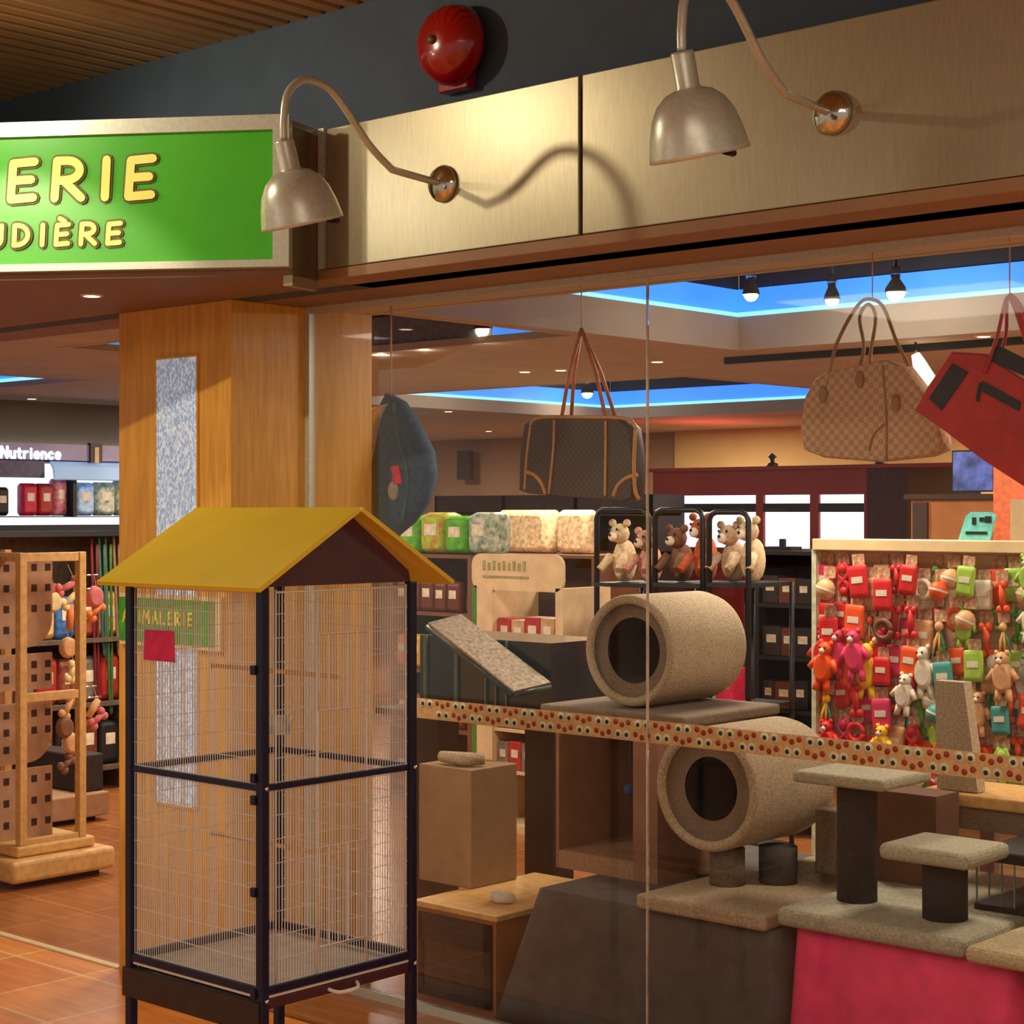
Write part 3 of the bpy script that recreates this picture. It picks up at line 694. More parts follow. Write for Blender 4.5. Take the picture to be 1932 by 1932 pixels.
# quilted beige carrier
bq_ = thing('pet_carrier', 'beige quilted carrier bag with thin tan handles near the right side', 'bag', P6(1650, 880))
out = [(1572, 700), (1620, 690), (1680, 678), (1716, 690), (1756, 742), (1784, 800), (1792, 850), (1760, 862), (1668, 872), (1560, 864), (1524, 850), (1518, 810), (1526, 750), (1545, 715)]
YB_ = .74
M_quilt = mat('quilted_beige_fabric', (200, 164, 126), .75, 0, .06, 38, kind='check', rgb2=(176, 138, 104), bump=.4, stretch=(1.6, 1.6, 1.6))
k = MB(); pillow(k, [P6(*q, .74) for q in out], YN, .07, ((-1, .95), (-.7, .985), (0, 1), (.7, .985), (1, .90))); k.build('body', M_quilt, bq_)
M_olive = mat('olive_tan_leather', (150, 112, 58), .5)
trimb([(1560, 740), (1572, 670), (1592, 620), (1622, 572), (1646, 565), (1668, 582), (1690, 640), (1714, 690)], .0055, 'handle', M_olive, bq_, -.03)
trimb([(1612, 716), (1630, 660), (1622, 600), (1638, 574), (1652, 600), (1642, 680), (1660, 700), (1700, 720)], .0055, 'handle', M_olive, bq_, .03)
for a_ in ((1553, 745), (1622, 716), (1690, 760)):
    k = MB(); pillow(k, ring(sc(a_[0], a_[1], -.038), .014, .026), YN, .01); k.build('handle_patch', M_olive, bq_)
trimb([(1665, 690), (1672, 780), (1672, 870)], .003, 'seam', M_olive, bq_, -.036)
trimb([(1640, 850), (1648, 820), (1668, 800)], .003, 'seam', M_olive, bq_, -.036)
tq = sc(1646, 565, -.02); k = MB(); k.tube([tq, (tq.x, tq.y, 2.449)], .0018, 6); k.build('hanging_line', M_cord, bq_)
# red carrier
br_ = thing('pet_carrier', 'red carrier bag with black mesh windows, hanging tilted at the right edge', 'bag', P6(1860, 900, .55))
def P5(px, py, dy=0): return fY(.55+dy, px, py)
out = [(1806, 664), (1870, 668), (1950, 720), (2080, 790), (2090, 880), (2040, 1000), (1960, 930), (1870, 872), (1790, 812), (1736, 775), (1760, 730)]
M_redf = mat('red_nylon', (178, 42, 32), .65, 0, .08, 20)
k = MB(); pillow(k, [P5(*q) for q in out], YN, .09, ((-1, .96), (-.7, .99), (0, 1), (.7, .99), (1, .94))); k.build('body', M_redf, br_)
M_mesh = mat('black_mesh', (40, 42, 38), .7, 0, .2, 120)
def patch(pts, nm, m_, par, f=P5, dy=-.049, th=.006):
    k = MB(); k.prism([f(*q, dy) for q in pts], (0, th, 0)); k.build(nm, m_, par)
patch([(1796, 685), (1826, 702), (1776, 774), (1752, 752)], 'mesh_window', M_mesh, br_)
patch([(1852, 718), (1925, 758), (1922, 776), (1848, 736)], 'mesh_window', M_mesh, br_)
patch([(1846, 722), (1852, 724), (1846, 758), (1840, 756)], 'pocket_trim', M_mesh, br_)
patch([(1880, 650), (1960, 690), (1960, 722), (1870, 682)], 'top_opening', M_black, br_, dy=-.048)
for pts in ([(1856, 705), (1880, 640), (1905, 558), (1945, 660), (1990, 745)], [(1880, 690), (1898, 630), (1905, 558), (1960, 640), (2010, 740)]):
    k = MB(); k.tube(recrop([P5(*q, -.05 if pts[0][0] < 1870 else .04) for q in pts], 5), .0095, 8, squash=.5); k.build('handle', M_redf, br_)
k = MB(); k.tube([P5(1905, 556), (P5(1905, 556).x, .55, 2.449)], .002, 6); k.build('hanging_line', M_cord, br_)
# denim bag
db = thing('sling_bag', 'dark blue denim pet sling hanging beside the wooden column', 'bag', fY(.8, 760, 990))
def P8(px, py, dy=0): return fY(.8+dy, px, py)
out = [(733, 742), (762, 758), (790, 800), (814, 850), (819, 900), (806, 950), (780, 985), (748, 1012), (712, 990), (690, 930), (695, 860), (712, 800), (724, 760)]
k = MB(); pillow(k, [P8(*q) for q in out], YN, .10); k.build('body', mat('dark_denim', (48, 72, 96), .85, 0, .14, 40, bump=.3), db)
k = MB(); pillow(k, [P8(*q, -.03) for q in ((736, 762), (726, 790), (714, 850), (700, 915), (690, 900), (692, 820), (706, 770))], YN, .09); k.build('lining', mat('cream_fleece', (206, 184, 150), .95), db)
k = MB(); k.prism([P8(*q, -.056) for q in ((738, 880), (752, 878), (758, 912), (742, 914))], (0, .006, 0)); k.build('tag', mat('red_tag', (206, 30, 70), .6), db)
k = MB(); pillow(k, ring(P8(742, 926, -.050), .028, .036), YN, .012); k.build('badge', mat('grey_badge', (160, 150, 130), .7), db)
k = MB(); k.tube(recrop([P8(742, 762, -.04), P8(752, 830, -.052), P8(770, 900, -.052), P8(758, 985, -.045)], 5), .006, 8); k.build('strap', mat('teal_strap', (54, 96, 104), .8), db)
k = MB(); k.tube([P8(738, 748), (P8(738, 748).x, .8, 2.449)], .003, 6); k.build('hanging_line', M_cord, db)

# ================================================================ TOY WALL
TY = 2.2; tx0, tx1 = fY(TY, 1542, 1200).x, 2.45
tw = thing('toy_display', 'cream display panel behind the window, covered with rows of pet toys', 'display rack', ((tx0+tx1)/2, TY+.2, 0))
bx((tx0, TY+.04, .30), (tx1, TY+.06, 1.505)).build('back_panel', mat('beige_slatwall', (200, 168, 128), .6, 0, .1, 4, stretch=(.1, .1, 22)), tw)
bx((tx0-.012, TY-.02, 1.50), (tx1, TY+.10, 1.545), .004).build('top_rail', M_cream, tw)
bx((tx0-.02, TY-.01, .30), (tx0, TY+.08, 1.505)).build('side_rail', mat('pale_green_edge', (206, 210, 176), .5), tw)
bx((tx0-.02, TY-.02, 0), (tx1, TY+.45, .30)).build('base', M_pine, tw)
TC = {'red': (206, 26, 26), 'orange': (232, 84, 24), 'green': (92, 150, 40), 'tan': (212, 160, 108), 'yellow': (240, 186, 30), 'navy': (34, 44, 92),
      'teal': (70, 150, 140), 'pink': (214, 50, 96), 'black': (26, 24, 26), 'white': (226, 214, 190), 'brown': (120, 70, 44), 'lime': (160, 200, 70)}
def tcol(c): return mat(c+'_toy_rubber', TC[c], .5, 0, .08, 30)
M_card = mat('printed_header_card', (226, 196, 150), .6, 0, .3, 60, rgb2=(150, 80, 60))
PROTO = {}
def toy_mesh(kind, c):
    """a toy hanging from the origin down, about 16 cm tall"""
    if (kind, c) in PROTO: return PROTO[(kind, c)]
    k = MB(); m_ = tcol(c)
    k.use(M_card)
    if kind != 'plush toy': k.box((-.022, -.003, -.035), (.022, 0, .002))
    k.use(m_)
    if kind == 'rope toy':
        for s_ in (-1, 1): k.tube(recrop([(s_*.008, -.01, -.03), (s_*.022, -.014, -.07), (-s_*.018, -.016, -.11), (s_*.010, -.012, -.145)], 4), [.009]*13, 6)
        k.ball((0, -.014, -.05), .018, 8); k.ball((0, -.014, -.13), .018, 8)
        k.use(tcol('white')); k.tube([(0, -.012, -.14), (0, -.012, -.17)], [.008, .014], 6)
    elif kind == 'ball':
        k.ball((0, -.034, -.072), .034, 14); k.use(tcol('white')); k.lathe([(.0345, -.004), (.0352, 0), (.0345, .004)], (0, -.034, -.072), (.3, .2, 1), 14)
    elif kind == 'plush toy':
        pillow(k, ring((0, -.03, -.075), .036, .055), YN, .05); k.ball((0, -.034, -.012), .026, 10)
        for s_ in (-1, 1):
            k.tube([(s_*.028, -.03, -.05), (s_*.055, -.035, -.085)], [.014, .011], 6); k.tube([(s_*.016, -.03, -.12), (s_*.024, -.035, -.16)], [.015, .012], 6)
            k.ball((s_*.02, -.03, .010), .010, 6)
        k.use(tcol('white')); k.ball((0, -.056, -.018), .011, 8); k.use(tcol('black')); k.ball((-.01, -.058, -.006), .004, 6); k.ball((.01, -.058, -.006), .004, 6)
    elif kind == 'bone toy':
        k.tube([(0, -.015, -.045), (0, -.015, -.125)], .011, 8)
        for z in (-.045, -.125):
            for s_ in (-1, 1): k.ball((s_*.012, -.015, z), .014, 8)
    elif kind == 'toy packet':
        pillow(k, rbox((0, -.014, -.085), .034, .052), YN, .022); k.use(tcol('white')); k.box((-.02, -.027, -.09), (.02, -.0245, -.07))
    elif kind == 'ring toy':
        k.tube([(.030*math.cos(a), -.014, -.070+.030*math.sin(a)) for a in [i*math.pi/8 for i in range(17)]], .010, 6)
    elif kind == 'feather toy':
        k.ball((0, -.016, -.05), .016, 8)
        for i, cc in enumerate((c, 'yellow', 'teal')):
            k.use(tcol(cc)); k.tube([(0, -.016, -.055), ((i-1)*.014, -.018, -.10), ((i-1)*.024, -.02, -.15)], [.004, .012, .003], 6, squash=.35)
    o = k.build('toy', None); me = o.data
    for v in me.vertices: v.co += o.location
    bpy.data.objects.remove(o); PROTO[(kind, c)] = me; return me
KN = {'rope toy': 'rope_toy', 'ball': 'toy_ball', 'plush toy': 'plush_toy', 'bone toy': 'bone_toy', 'toy packet': 'toy_packet', 'ring toy': 'ring_toy', 'feather toy': 'feather_toy'}
left = ['red', 'red', 'red', 'tan', 'red', 'orange', 'brown', 'pink']; right = ['green', 'orange', 'tan', 'lime', 'white', 'orange', 'teal', 'tan']
kinds = ['toy packet', 'rope toy', 'ball', 'plush toy', 'bone toy', 'feather toy', 'ring toy', 'toy packet', 'toy packet']
TW = ['twenty-first', 'twenty-second', 'twenty-third', 'twenty-fourth', 'twenty-fifth', 'twenty-sixth', 'twenty-seventh', 'twenty-eighth', 'twenty-ninth', 'thirtieth', 'thirty-first']
RN = ['top row', 'second row', 'third row', 'fourth row', 'fifth row', 'lowest row']
rnd = random.Random(11); seen = {}
for r_i in range(6):
    zt_ = 1.485-r_i*.152
    n = 22; x = tx0+.03; i = 0
    while x < 2.12:
        f = (x-tx0)/(2.0-tx0)
        pal = left if f < .38 else (right if f > .5 else left+right)
        if r_i in (2, 3) and f < .3: pal = ['red', 'red', 'orange', 'navy', 'yellow', 'pink']
        if r_i >= 4: pal = pal+['pink', 'black', 'yellow', 'lime']
        c = rnd.choice(pal); kd = rnd.choice(kinds)
        if r_i == 2 and f < .25: kd = 'plush toy'
        o = bpy.data.objects.new(KN[kd], toy_mesh(kd, c)); COL.objects.link(o)
        sc_ = rnd.uniform(.95, 1.2)*(1.1 if kd == 'plush toy' and r_i == 2 else (.85 if kd == 'plush toy' else 1.05))
        o.location = (x, TY+.036-(0, .055, .025)[i % 3], zt_-(.050 if i % 2 else 0)); o.scale = (sc_, 1, sc_)
        o.rotation_euler = (0, rnd.uniform(-.12, .12), 0)
        tag(o, '%s %s in the %s of the toy wall, %s from its left end' % (c, kd, RN[r_i], ORD[i] if i < 20 else TW[i-20]), 'pet toy', 'toys hanging on the toy wall')
        x += rnd.uniform(.036, .046); i += 1

# ================================================================ SHOP FLOOR FIXTURES (behind the window)
M_shelf = mat('brown_shelf_board', (118, 76, 50), .6, 0, .08, 8)
def gondola(name, y0, dep, px0, px1, ptop, label, nsh, m_=M_shelf, loz=0):
    c = (px0+px1)/2; x0, x1 = fY(y0, px0, 966).x, fY(y0, px1, 966).x; zt_ = fY(y0, c, ptop).z
    g = thing(name, label, 'shelf', ((x0+x1)/2, y0+dep/2, 0))
    bx((x0, y0+dep-.03, 0), (x1, y0+dep, zt_)).build('back_panel', m_, g)
    for x in (x0, x1-.025): bx((x, y0, 0), (x+.025, y0+dep-.03, zt_)).build('side_panel', m_, g)
    zs = [.08+(zt_-.1)*i/nsh for i in range(nsh+1)]
    for z in zs: bx((x0+.025, y0, z), (x1-.025, y0+dep-.03, z+.02)).build('shelf_board', m_, g)
    return x0, x1, zt_, zs
def packs(name, x0, x1, y, z, h, wmin, wmax, cols, label, cat, group, dep=.08, n=99, soft=True):
    x = x0; i = 0
    while x < x1-wmin and i < n:
        wd = rnd.uniform(wmin, wmax); wd = min(wd, x1-x); c = cols[i % len(cols)]; k = MB(); hh = h*rnd.uniform(.85, 1)
        m_ = mat(c[0]+'_pack', c[1], .45, 0, .3, 26, rgb2=c[2]) if len(c) > 2 else mat(c[0]+'_pack', c[1], .5, 0, .12, 20)
        k.use(m_)
        if soft: pillow(k, rbox((x+wd/2, y+dep/2, z+hh/2), wd/2-.003, hh/2, .3), YN, dep)
        else: k.box((x+.002, y, z), (x+wd-.002, y+dep, z+hh), .003)
        k.use(mat('pack_label', (228, 214, 186), .5)); k.box((x+wd*.25, y-.0015, z+hh*.45), (x+wd*.75, y+.01, z+hh*.72))
        o = k.build(name); tag(o, label % (c[0], ORD[i]), cat, group); x += wd; i += 1
# left gondola with green bags on top
x0, x1, zt_, zs = gondola('shelf_unit', 3.4, .4, 735, 888, 1046, 'brown shelf unit under the bright green bags', 4)
packs('food_bag', x0+.0, fY(3.45, 925, 1000).x, 3.45, zt_+.001 if False else zt_, .24, .17, .20, [('green', (110, 200, 20), (60, 150, 30)), ('lime', (160, 220, 40), (200, 90, 50)), ('green', (110, 200, 20), (60, 150, 30)), ('white', (220, 220, 200), (60, 110, 80))],
      '%s printed bag on top of the brown shelf unit, %s from the left', 'bag', 'bags on top of the brown shelf unit', .2)
for j, (z, cl) in enumerate(zip(zs, ([('brown', (110, 50, 30))], [('maroon', (110, 30, 26), (150, 70, 40))], [('orange', (214, 84, 24), (240, 130, 50)), ('gold', (210, 160, 50))], [('brown', (130, 66, 40), (180, 120, 80))]))):
    packs('treat_packet', x0+.03, x1-.03, 3.42, z+.021, .20, .09, .12, cl, '%s packet on the brown shelf unit, ' + ['lowest', 'second lowest', 'second highest', 'highest'][j] + ' shelf, %s from left', 'packet', 'packets on the brown shelf unit', .07)
# cushions
x0, x1, zt_, zs = gondola('shelf_unit', 4.4, .45, 905, 1122, 1046, 'brown shelf unit behind the cardboard stand, with pale cushions on top', 3)
M_floral = mat('floral_print', (236, 214, 172), .9, 0, .1, 42, rgb2=(176, 138, 92))
for pa_, pb_, w_ in ((922, 1028, 'larger'), (1036, 1098, 'smaller')):
    a_, b_ = fY(4.5, pa_, 1000), fY(4.5, pb_, 1000); hz = (fY(4.5, 1000, 962).z-zt_)/2
    k = MB(); pillow(k, rbox(((a_.x+b_.x)/2, 4.62, zt_+hz), (b_.x-a_.x)/2, hz, .3), YN, .16)
    tag(k.build('cushion', M_floral), w_+' cream floral cushion standing on the shelf unit beyond the stand', 'cushion', 'floral cushions')
packs('treat_packet', x0+.03+.5, x1-.03, 4.42, zs[2]+.021, .24, .12, .16, [('cream', (226, 190, 130), (200, 130, 30)), ('gold', (214, 160, 40))], '%s packet on the shelf unit with cushions, upper shelf, %s from left', 'packet', 'packets on the cushion shelf', .08)
packs('treat_packet', x0+.03, x1-.03, 4.42, zs[1]+.021, .22, .12, .16, [('olive', (110, 110, 50), (160, 140, 80)), ('grey', (120, 110, 100))], '%s packet on the shelf unit with cushions, middle shelf, %s from left', 'packet', 'packets on the cushion shelf', .08)
# cardboard display stand
CY = 3.0; a_, b_ = fY(CY, 890, 1200), fY(CY, 1062, 1200); zt_ = fY(CY, 976, 1046).z; zh = fY(CY, 976, 1115).z
st = thing('cardboard_stand', 'cream cardboard display stand with a rounded header and green side edge', 'display stand', ((a_.x+b_.x)/2, CY+.2, 0))
M_cb = mat('cream_cardboard', (214, 184, 140), .7, 0, .06, 12)
k = MB(); q = rbox(((a_.x+b_.x)/2, CY, (zt_+zh)/2), (b_.x-a_.x)/2, (zt_-zh)/2, .6); k.prism(q, (0, .02, 0)); k.build('header', M_cb, st)
xw = a_.x; 
bx((xw, CY, .04), (xw+.04, CY+.38, zh+.02)).build('side_edge', mat('green_cardboard', (70, 120, 40), .7), st)
bx((xw+.04, CY-.004, .04), (xw+.15, CY+.38, zh+.02)).build('side_panel', M_cb, st)
bx((b_.x-.05, CY, .04), (b_.x, CY+.38, zh+.02)).build('side_panel', M_cb, st)
bx((xw+.15, CY+.36, .04), (b_.x-.05, CY+.38, zh)).build('back_panel', mat('dark_cardboard', (70, 50, 40), .8), st)
bx((xw, CY, 0), (b_.x, CY+.38, .04)).build('plinth', M_cb, st)
k = MB()
for i in range(9): k.box((xw+.08+i*.035, CY-.002, zt_-.085), (xw+.08+i*.035+.02, CY+.001, zt_-.035-.01*(i % 2)))
k.box((xw+.08, CY-.002, zt_-.125), (xw+.40, CY+.001, zt_-.112)); k.build('header_print', mat('sage_print', (150, 142, 88), .7), st)
nsh = 4; zz = [.30+i*.215 for i in range(nsh)]
for z in zz: bx((xw+.15, CY+.01, z), (b_.x-.05, CY+.36, z+.015)).build('shelf_board', M_cb, st)
for j, z in enumerate(zz):
    packs('treat_box', xw+.155, b_.x-.055, CY+.03, z+.016, .15, .07, .11, [[('grey', (150, 120, 110)), ('red', (170, 40, 36))], [('brown', (120, 90, 60)), ('maroon', (110, 36, 40))], [('plum', (110, 80, 80)), ('olive', (110, 110, 70))], [('red', (190, 70, 40)), ('tan', (190, 150, 110))]][j],
          '%s box on the cardboard stand, ' + ['lowest', 'second lowest', 'second highest', 'highest'][j] + ' shelf, %s from left', 'box', 'boxes on the cardboard stand', .12, soft=False)
o = ybox(CY-.008, .004, 1030, 1047, 1250, 1300, 0).build('price_ticket', mat('pink_ticket', (220, 30, 70), .6), st); o['label'] = 'pink price ticket'
# wire pens with plush toys
def pen(px0, px1, ptop, pbot, y, label):
    a_, b_ = fY(y, px0, 1000), fY(y, px1, 1000); zt_ = fY(y, (px0+px1)/2, ptop).z; zb_ = fY(y, (px0+px1)/2, pbot).z
    g = thing('wire_rack', label, 'rack', ((a_.x+b_.x)/2, y, 0)); rr = .04
    k = MB(); k.tube([(a_.x, y, 0), (a_.x, y, zt_-rr), (a_.x+rr*.3, y, zt_-rr*.3), (a_.x+rr, y, zt_), (b_.x-rr, y, zt_), (b_.x-rr*.3, y, zt_-rr*.3), (b_.x, y, zt_-rr), (b_.x, y, 0)], .014, 8); k.build('frame', M_blackm, g)
    for z in (zb_, .75, .40, .08): bx((a_.x, y-.02, z-.02), (b_.x, y+.38, z)).build('shelf_board', M_black, g)
    for x in (a_.x, b_.x): k = MB(); k.tube([(x, y+.36, 0), (x, y+.36, zb_)], .012, 6); k.build('rear_leg', M_blackm, g)
    return a_.x, b_.x, zb_
PEN = [pen(1126, 1224, 962, 1100, 3.0, 'black rounded rack left of the others, above the upper cat tunnel'), pen(1236, 1326, 962, 1100, 3.0, 'black rounded rack in the middle, with a tan plush on it'),
       pen(1338, 1412, 966, 1100, 3.0, 'black rounded rack nearest the black shelving')]
pc = ['cream', 'pinkish', 'tan', 'brown', 'rust', 'dark brown', 'beige']; pcc = {'cream': (220, 196, 156), 'pinkish': (206, 150, 130), 'tan': (206, 150, 100), 'brown': (120, 80, 60), 'rust': (190, 90, 56), 'dark brown': (70, 46, 44), 'beige': (190, 160, 130)}
for j, (xa_, xb_, z) in enumerate(PEN):
    for i in range(2):
        c = pc[(j*3+i) % 7]; cxx = xa_+(xb_-xa_)*(i+.5)/2; s_ = rnd.uniform(.9, 1.15); k = MB(); k.use(mat('plush_'+c.replace(' ', '_'), pcc[c], .95, 0, .12, 60))
        pillow(k, ring((cxx, 3.12, z+.10*s_), .045, .10*s_), YN, .11); k.ball((cxx, 3.08, z+.23*s_), .050, 12)
        for q_ in (-1, 1): k.ball((cxx+q_*.045, 3.08, z+.28*s_), .02, 8); k.tube([(cxx+q_*.04, 3.06, z+.13), (cxx+q_*.06, 3.0, z+.06)], .022, 8)
        k.use(mat('plush_muzzle', (230, 210, 190), .9)); k.ball((cxx, 3.025, z+.215*s_), .024, 8); k.use(M_black); k.ball((cxx, 3.0, z+.225*s_), .008, 6)
        for q_ in (-1, 1): k.ball((cxx+q_*.022, 3.03, z+.25*s_), .007, 6)
        tag(k.build('plush_dog'), '%s plush dog on the %s black rounded rack' % (c, ['leftmost', 'middle', 'rightmost'][j]), 'plush toy', 'plush dogs on the racks')
    packs('boxed_toy', xa_+.02, xb_-.02, 3.02, .751, .20, .08, .12, [('pink', (200, 30, 70)), ('black', (30, 28, 30)), ('brown', (110, 70, 50))], '%s boxed toy on the ' + ['leftmost', 'middle', 'rightmost'][j] + ' rounded rack, %s from left', 'box', 'boxed toys on the racks', .1, soft=False)
# black shelving
x0, x1, zt_, zs = gondola('black_shelving', 3.9, .4, 1424, 1546, 1040, 'tall black shelving left of the toy wall', 5, M_black)
for j, z in enumerate(zs[:5]):
    packs('accessory_pack', x0+.03, x1-.03, 3.92, z+.021, .15, .07, .12, [('dark', (44, 38, 36)), ('brown', (90, 60, 44)), ('black', (22, 20, 20)), ('olive', (70, 70, 50))], '%s pack on the black shelving, ' + ['lowest', 'second', 'third', 'fourth', 'fifth'][j] + ' shelf from below, %s from left', 'packet', 'packs on the black shelving', .08, soft=False)
k = MB(); a_ = fY(4.0, 1462, 1030); k.use(M_black); k.box((a_.x-.07, 4.0, zt_), (a_.x+.10, 4.1, zt_+.02)); k.box((a_.x-.0, 4.04, zt_+.02), (a_.x+.03, 4.06, zt_+.06)); 
tag(k.build('monitor_foot'), 'small black stand on top of the black shelving', 'stand')
# red grooming booth with lit windows
RY = 8.6; ra, rb = fY(RY, 1232, 900).x, fY(RY, 1635, 900).x; rz = fY(RY, 1430, 887).z
rbth = thing('red_booth', 'red booth with bright lit windows at the back of the shop', 'booth', ((ra+rb)/2, RY+.5, 0))
cols_ = [(1270, 1426), (1440, 1528), (1544, 1630)]; rows_ = [(934, 950), (966, 1034)]
xsb = [ra]+[fY(RY, p, 950).x for c in cols_ for p in c]+[rb]; zsb = [rz]+[fY(RY, 1430, p).z for rr_ in rows_ for p in rr_]+[0]
for i in range(0, 8, 2): bx((xsb[i], RY, 0), (xsb[i+1]+(.001), RY+.08, rz)).build('wall_panel', M_red, rbth)
for i in (1, 3, 5):
    for j in (0, 2, 4): bx((xsb[i], RY, zsb[j+1]), (xsb[i+1], RY+.08, zsb[j])).build('wall_panel', M_red if j != 2 else M_black, rbth)
    for j in (1, 3): bx((xsb[i], RY+.03, zsb[j+1]), (xsb[i+1], RY+.05, zsb[j])).build('window_pane', M_litwhite, rbth)
bx((rb, RY, 0), (fY(RY, 1712, 900).x, RY+1.2, rz)).build('side_wall', mat('dark_red_brown', (70, 34, 30), .6), rbth)
bx((ra-.05, RY-.03, rz), (rb+.9, RY+1.2, rz+.03)).build('cornice', M_red, rbth)
for p in (1457, 1662):
    k = MB(); q = fY(RY+.3, p, 885); k.lathe([(0, 0), (.05, 0), (.05, .03), (.02, .04), (.02, .07), (.04, .09), (0, .12)], (q.x, RY+.3, rz+.031), (0, 0, 1), 14)
    tag(k.build('knob_ornament', M_black), 'small dark finial on top of the red booth, '+('left one' if p < 1500 else 'right one'), 'ornament')
# dark header shelving at the back left
o = ybox(7.6, .5, 836, 1226, 932, 1100); g_ = thing('long_shelving', 'long dark brown shelving across the back, behind the cushions', 'shelf', (fY(7.6, 1030, 900).x, 7.85, 0)); o.bm.free()
a_, b_ = fY(7.6, 820, 940).x, fY(7.6, 1228, 940).x; zt_ = fY(7.6, 1030, 934).z
M_dkw = mat('dark_walnut', (66, 44, 32), .5, 0, .1, 6)
bx((a_, 8.0, 0), (b_, 8.05, zt_)).build('back_panel', M_dkw, g_); bx((a_, 7.6, zt_-.16), (b_, 7.63, zt_)).build('header', M_dkw, g_)
for z in (.1, .5, .9, 1.3, 1.62): bx((a_, 7.6, z), (b_, 8.0, z+.03)).build('shelf_board', M_dkw, g_)
for x in (a_, (a_*2+b_)/3, (a_+b_*2)/3, b_-.04): bx((x, 7.6, 0), (x+.04, 8.0, zt_)).build('side_panel', M_dkw, g_)
# ochre sheet for the lit back wall, picture strip and screens at the back right
struct(bx((fY(10.4, 1266, 850).x, 10.46, 0), (5.4, 10.6, 2.449)).build('wall_back_lit', M_ochre))  # stronger light on the one brown back wall, put into its colour
o = ybox(10.38, .06, 862, 886, 850, 905); tag(o.build('wall_vent', M_dkw), 'small dark vent on the brown back wall', 'vent')
q0 = fY(6.4, 1796, 850); q1 = fY(6.4, 1876, 928)
tv = thing('wall_screen', 'small screen with a blue picture, high at the right edge', 'screen', ((q0.x+q1.x)/2, 6.4, q1.z))
bx((q0.x, 6.4, q1.z), (q1.x, 6.45, q0.z)).build('bezel', M_black, tv)
bx((q0.x+.01, 6.395, q1.z+.01), (q1.x-.01, 6.401, q0.z-.01)).build('screen_face', mat('blue_screen_image', (20, 30, 60), .3, 0, .1, 8, rgb2=(110, 130, 220), emit=.6), tv)
tb = thing('counter_cabinet', 'brown wooden counter cabinet below the blue screen', 'cabinet', (fY(6.0, 1800, 900).x, 6.3, 0))
a_, b_ = fY(6.0, 1716, 950).x, fY(6.0, 1880, 950).x; zt_ = fY(6.0, 1800, 932).z
bx((a_, 6.02, 0), (b_, 6.5, zt_-.03)).build('body', mat('amber_wood', (176, 112, 54), .5, 0, .08, 6), tb); bx((a_-.03, 5.98, zt_-.03), (b_+.03, 6.5, zt_)).build('top', M_dkw, tb)
bx((a_+.02, 6.0, .1), (a_+.12, 6.02, zt_-.05)).build('door', M_dkw, tb)
rp_ = ybox(5.2, .4, 1874, 1990, 872, 1440); tag(rp_.build('terracotta_pillar', mat('terracotta_paint', (176, 84, 44), .7)), 'terracotta painted block at the right edge behind the toy wall', 'pillar')
o = ybox(3.6, .25, 1906, 1990, 942, 1100); tag(o.build('pale_carton', M_cream), 'tall cream carton at the right edge above the toy wall', 'carton'); 
bpy.data.objects['pale_carton'].scale.z = 1
# teal ticket above the toy wall
tk = thing('price_sign', 'small teal price sign standing on the toy wall rail', 'sign', fY(TY+.05, 1842, 1024))
tk.location.z = 1.545; ORI[tk.name] = Vector(tk.location)
q = [fY(TY+.05, *p) for p in ((1808, 1022), (1866, 1022), (1878, 972), (1868, 966), (1832, 966), (1822, 974))]
for p in q[:2]: p.z = 1.546
k = MB(); k.prism(q, (0, .012, 0)); k.build('card', mat('teal_card', (110, 206, 196), .6), tk)
k = MB()
for a_, b_, c_, d_ in ((1834, 976, 1841, 990), (1848, 976, 1856, 984), (1858, 974, 1870, 986), (1822, 1003, 1862, 1008)):
    p0, p1 = fY(TY+.048, a_, d_), fY(TY+.048, c_, b_); k.box((p0.x, TY+.047, p0.z), (p1.x, TY+.051, p1.z))
k.build('print', M_black, tk)
#PART3
# ================================================================ INSIDE THE ENTRANCE (left)
# wooden hanging rack
RX = -2.15
yA, yB = fX(RX, 40, 1500).y, fX(RX, 152, 1500).y
ztp = fX(RX, 95, 1042).z
rk = thing('wooden_rack', 'pale pine hanging rack on a thick base inside the entrance', 'display rack', (-2.4, (yA+yB)/2, 0))
MB().box((-2.85, yA-.10, .03), (-2.06, yB+.13, .13), .02).build('base', M_pine, rk)
MB().box((-2.80, yA-.04, .131), (-2.12, yB+.06, .18), .012).build('base_step', M_pine, rk)
MB().box((-2.80, yA-.06, .0), (-2.12, yB+.08, .03)).build('base_foot', M_maroon, rk)
for y in (yA, yB): MB().box((RX-.02, y-.018, .18), (RX+.02, y+.018, ztp), .003).build('post', M_pine, rk)
for y in (yA, yB): MB().box((-2.78, y-.018, .18), (-2.74, y+.018, ztp), .003).build('post', M_pine, rk)
for pz in (1050, 1312, 1584):
    z = fX(RX, 95, pz).z; MB().box((RX-.015, yA+.018, z-.022), (RX+.015, yB-.018, z+.018), .003).build('crossbar', M_pine, rk)
MB().box((-2.74, yA-.012, ztp-.04), (RX-.02, yA+.012, ztp), .003).build('crossbar', M_pine, rk)
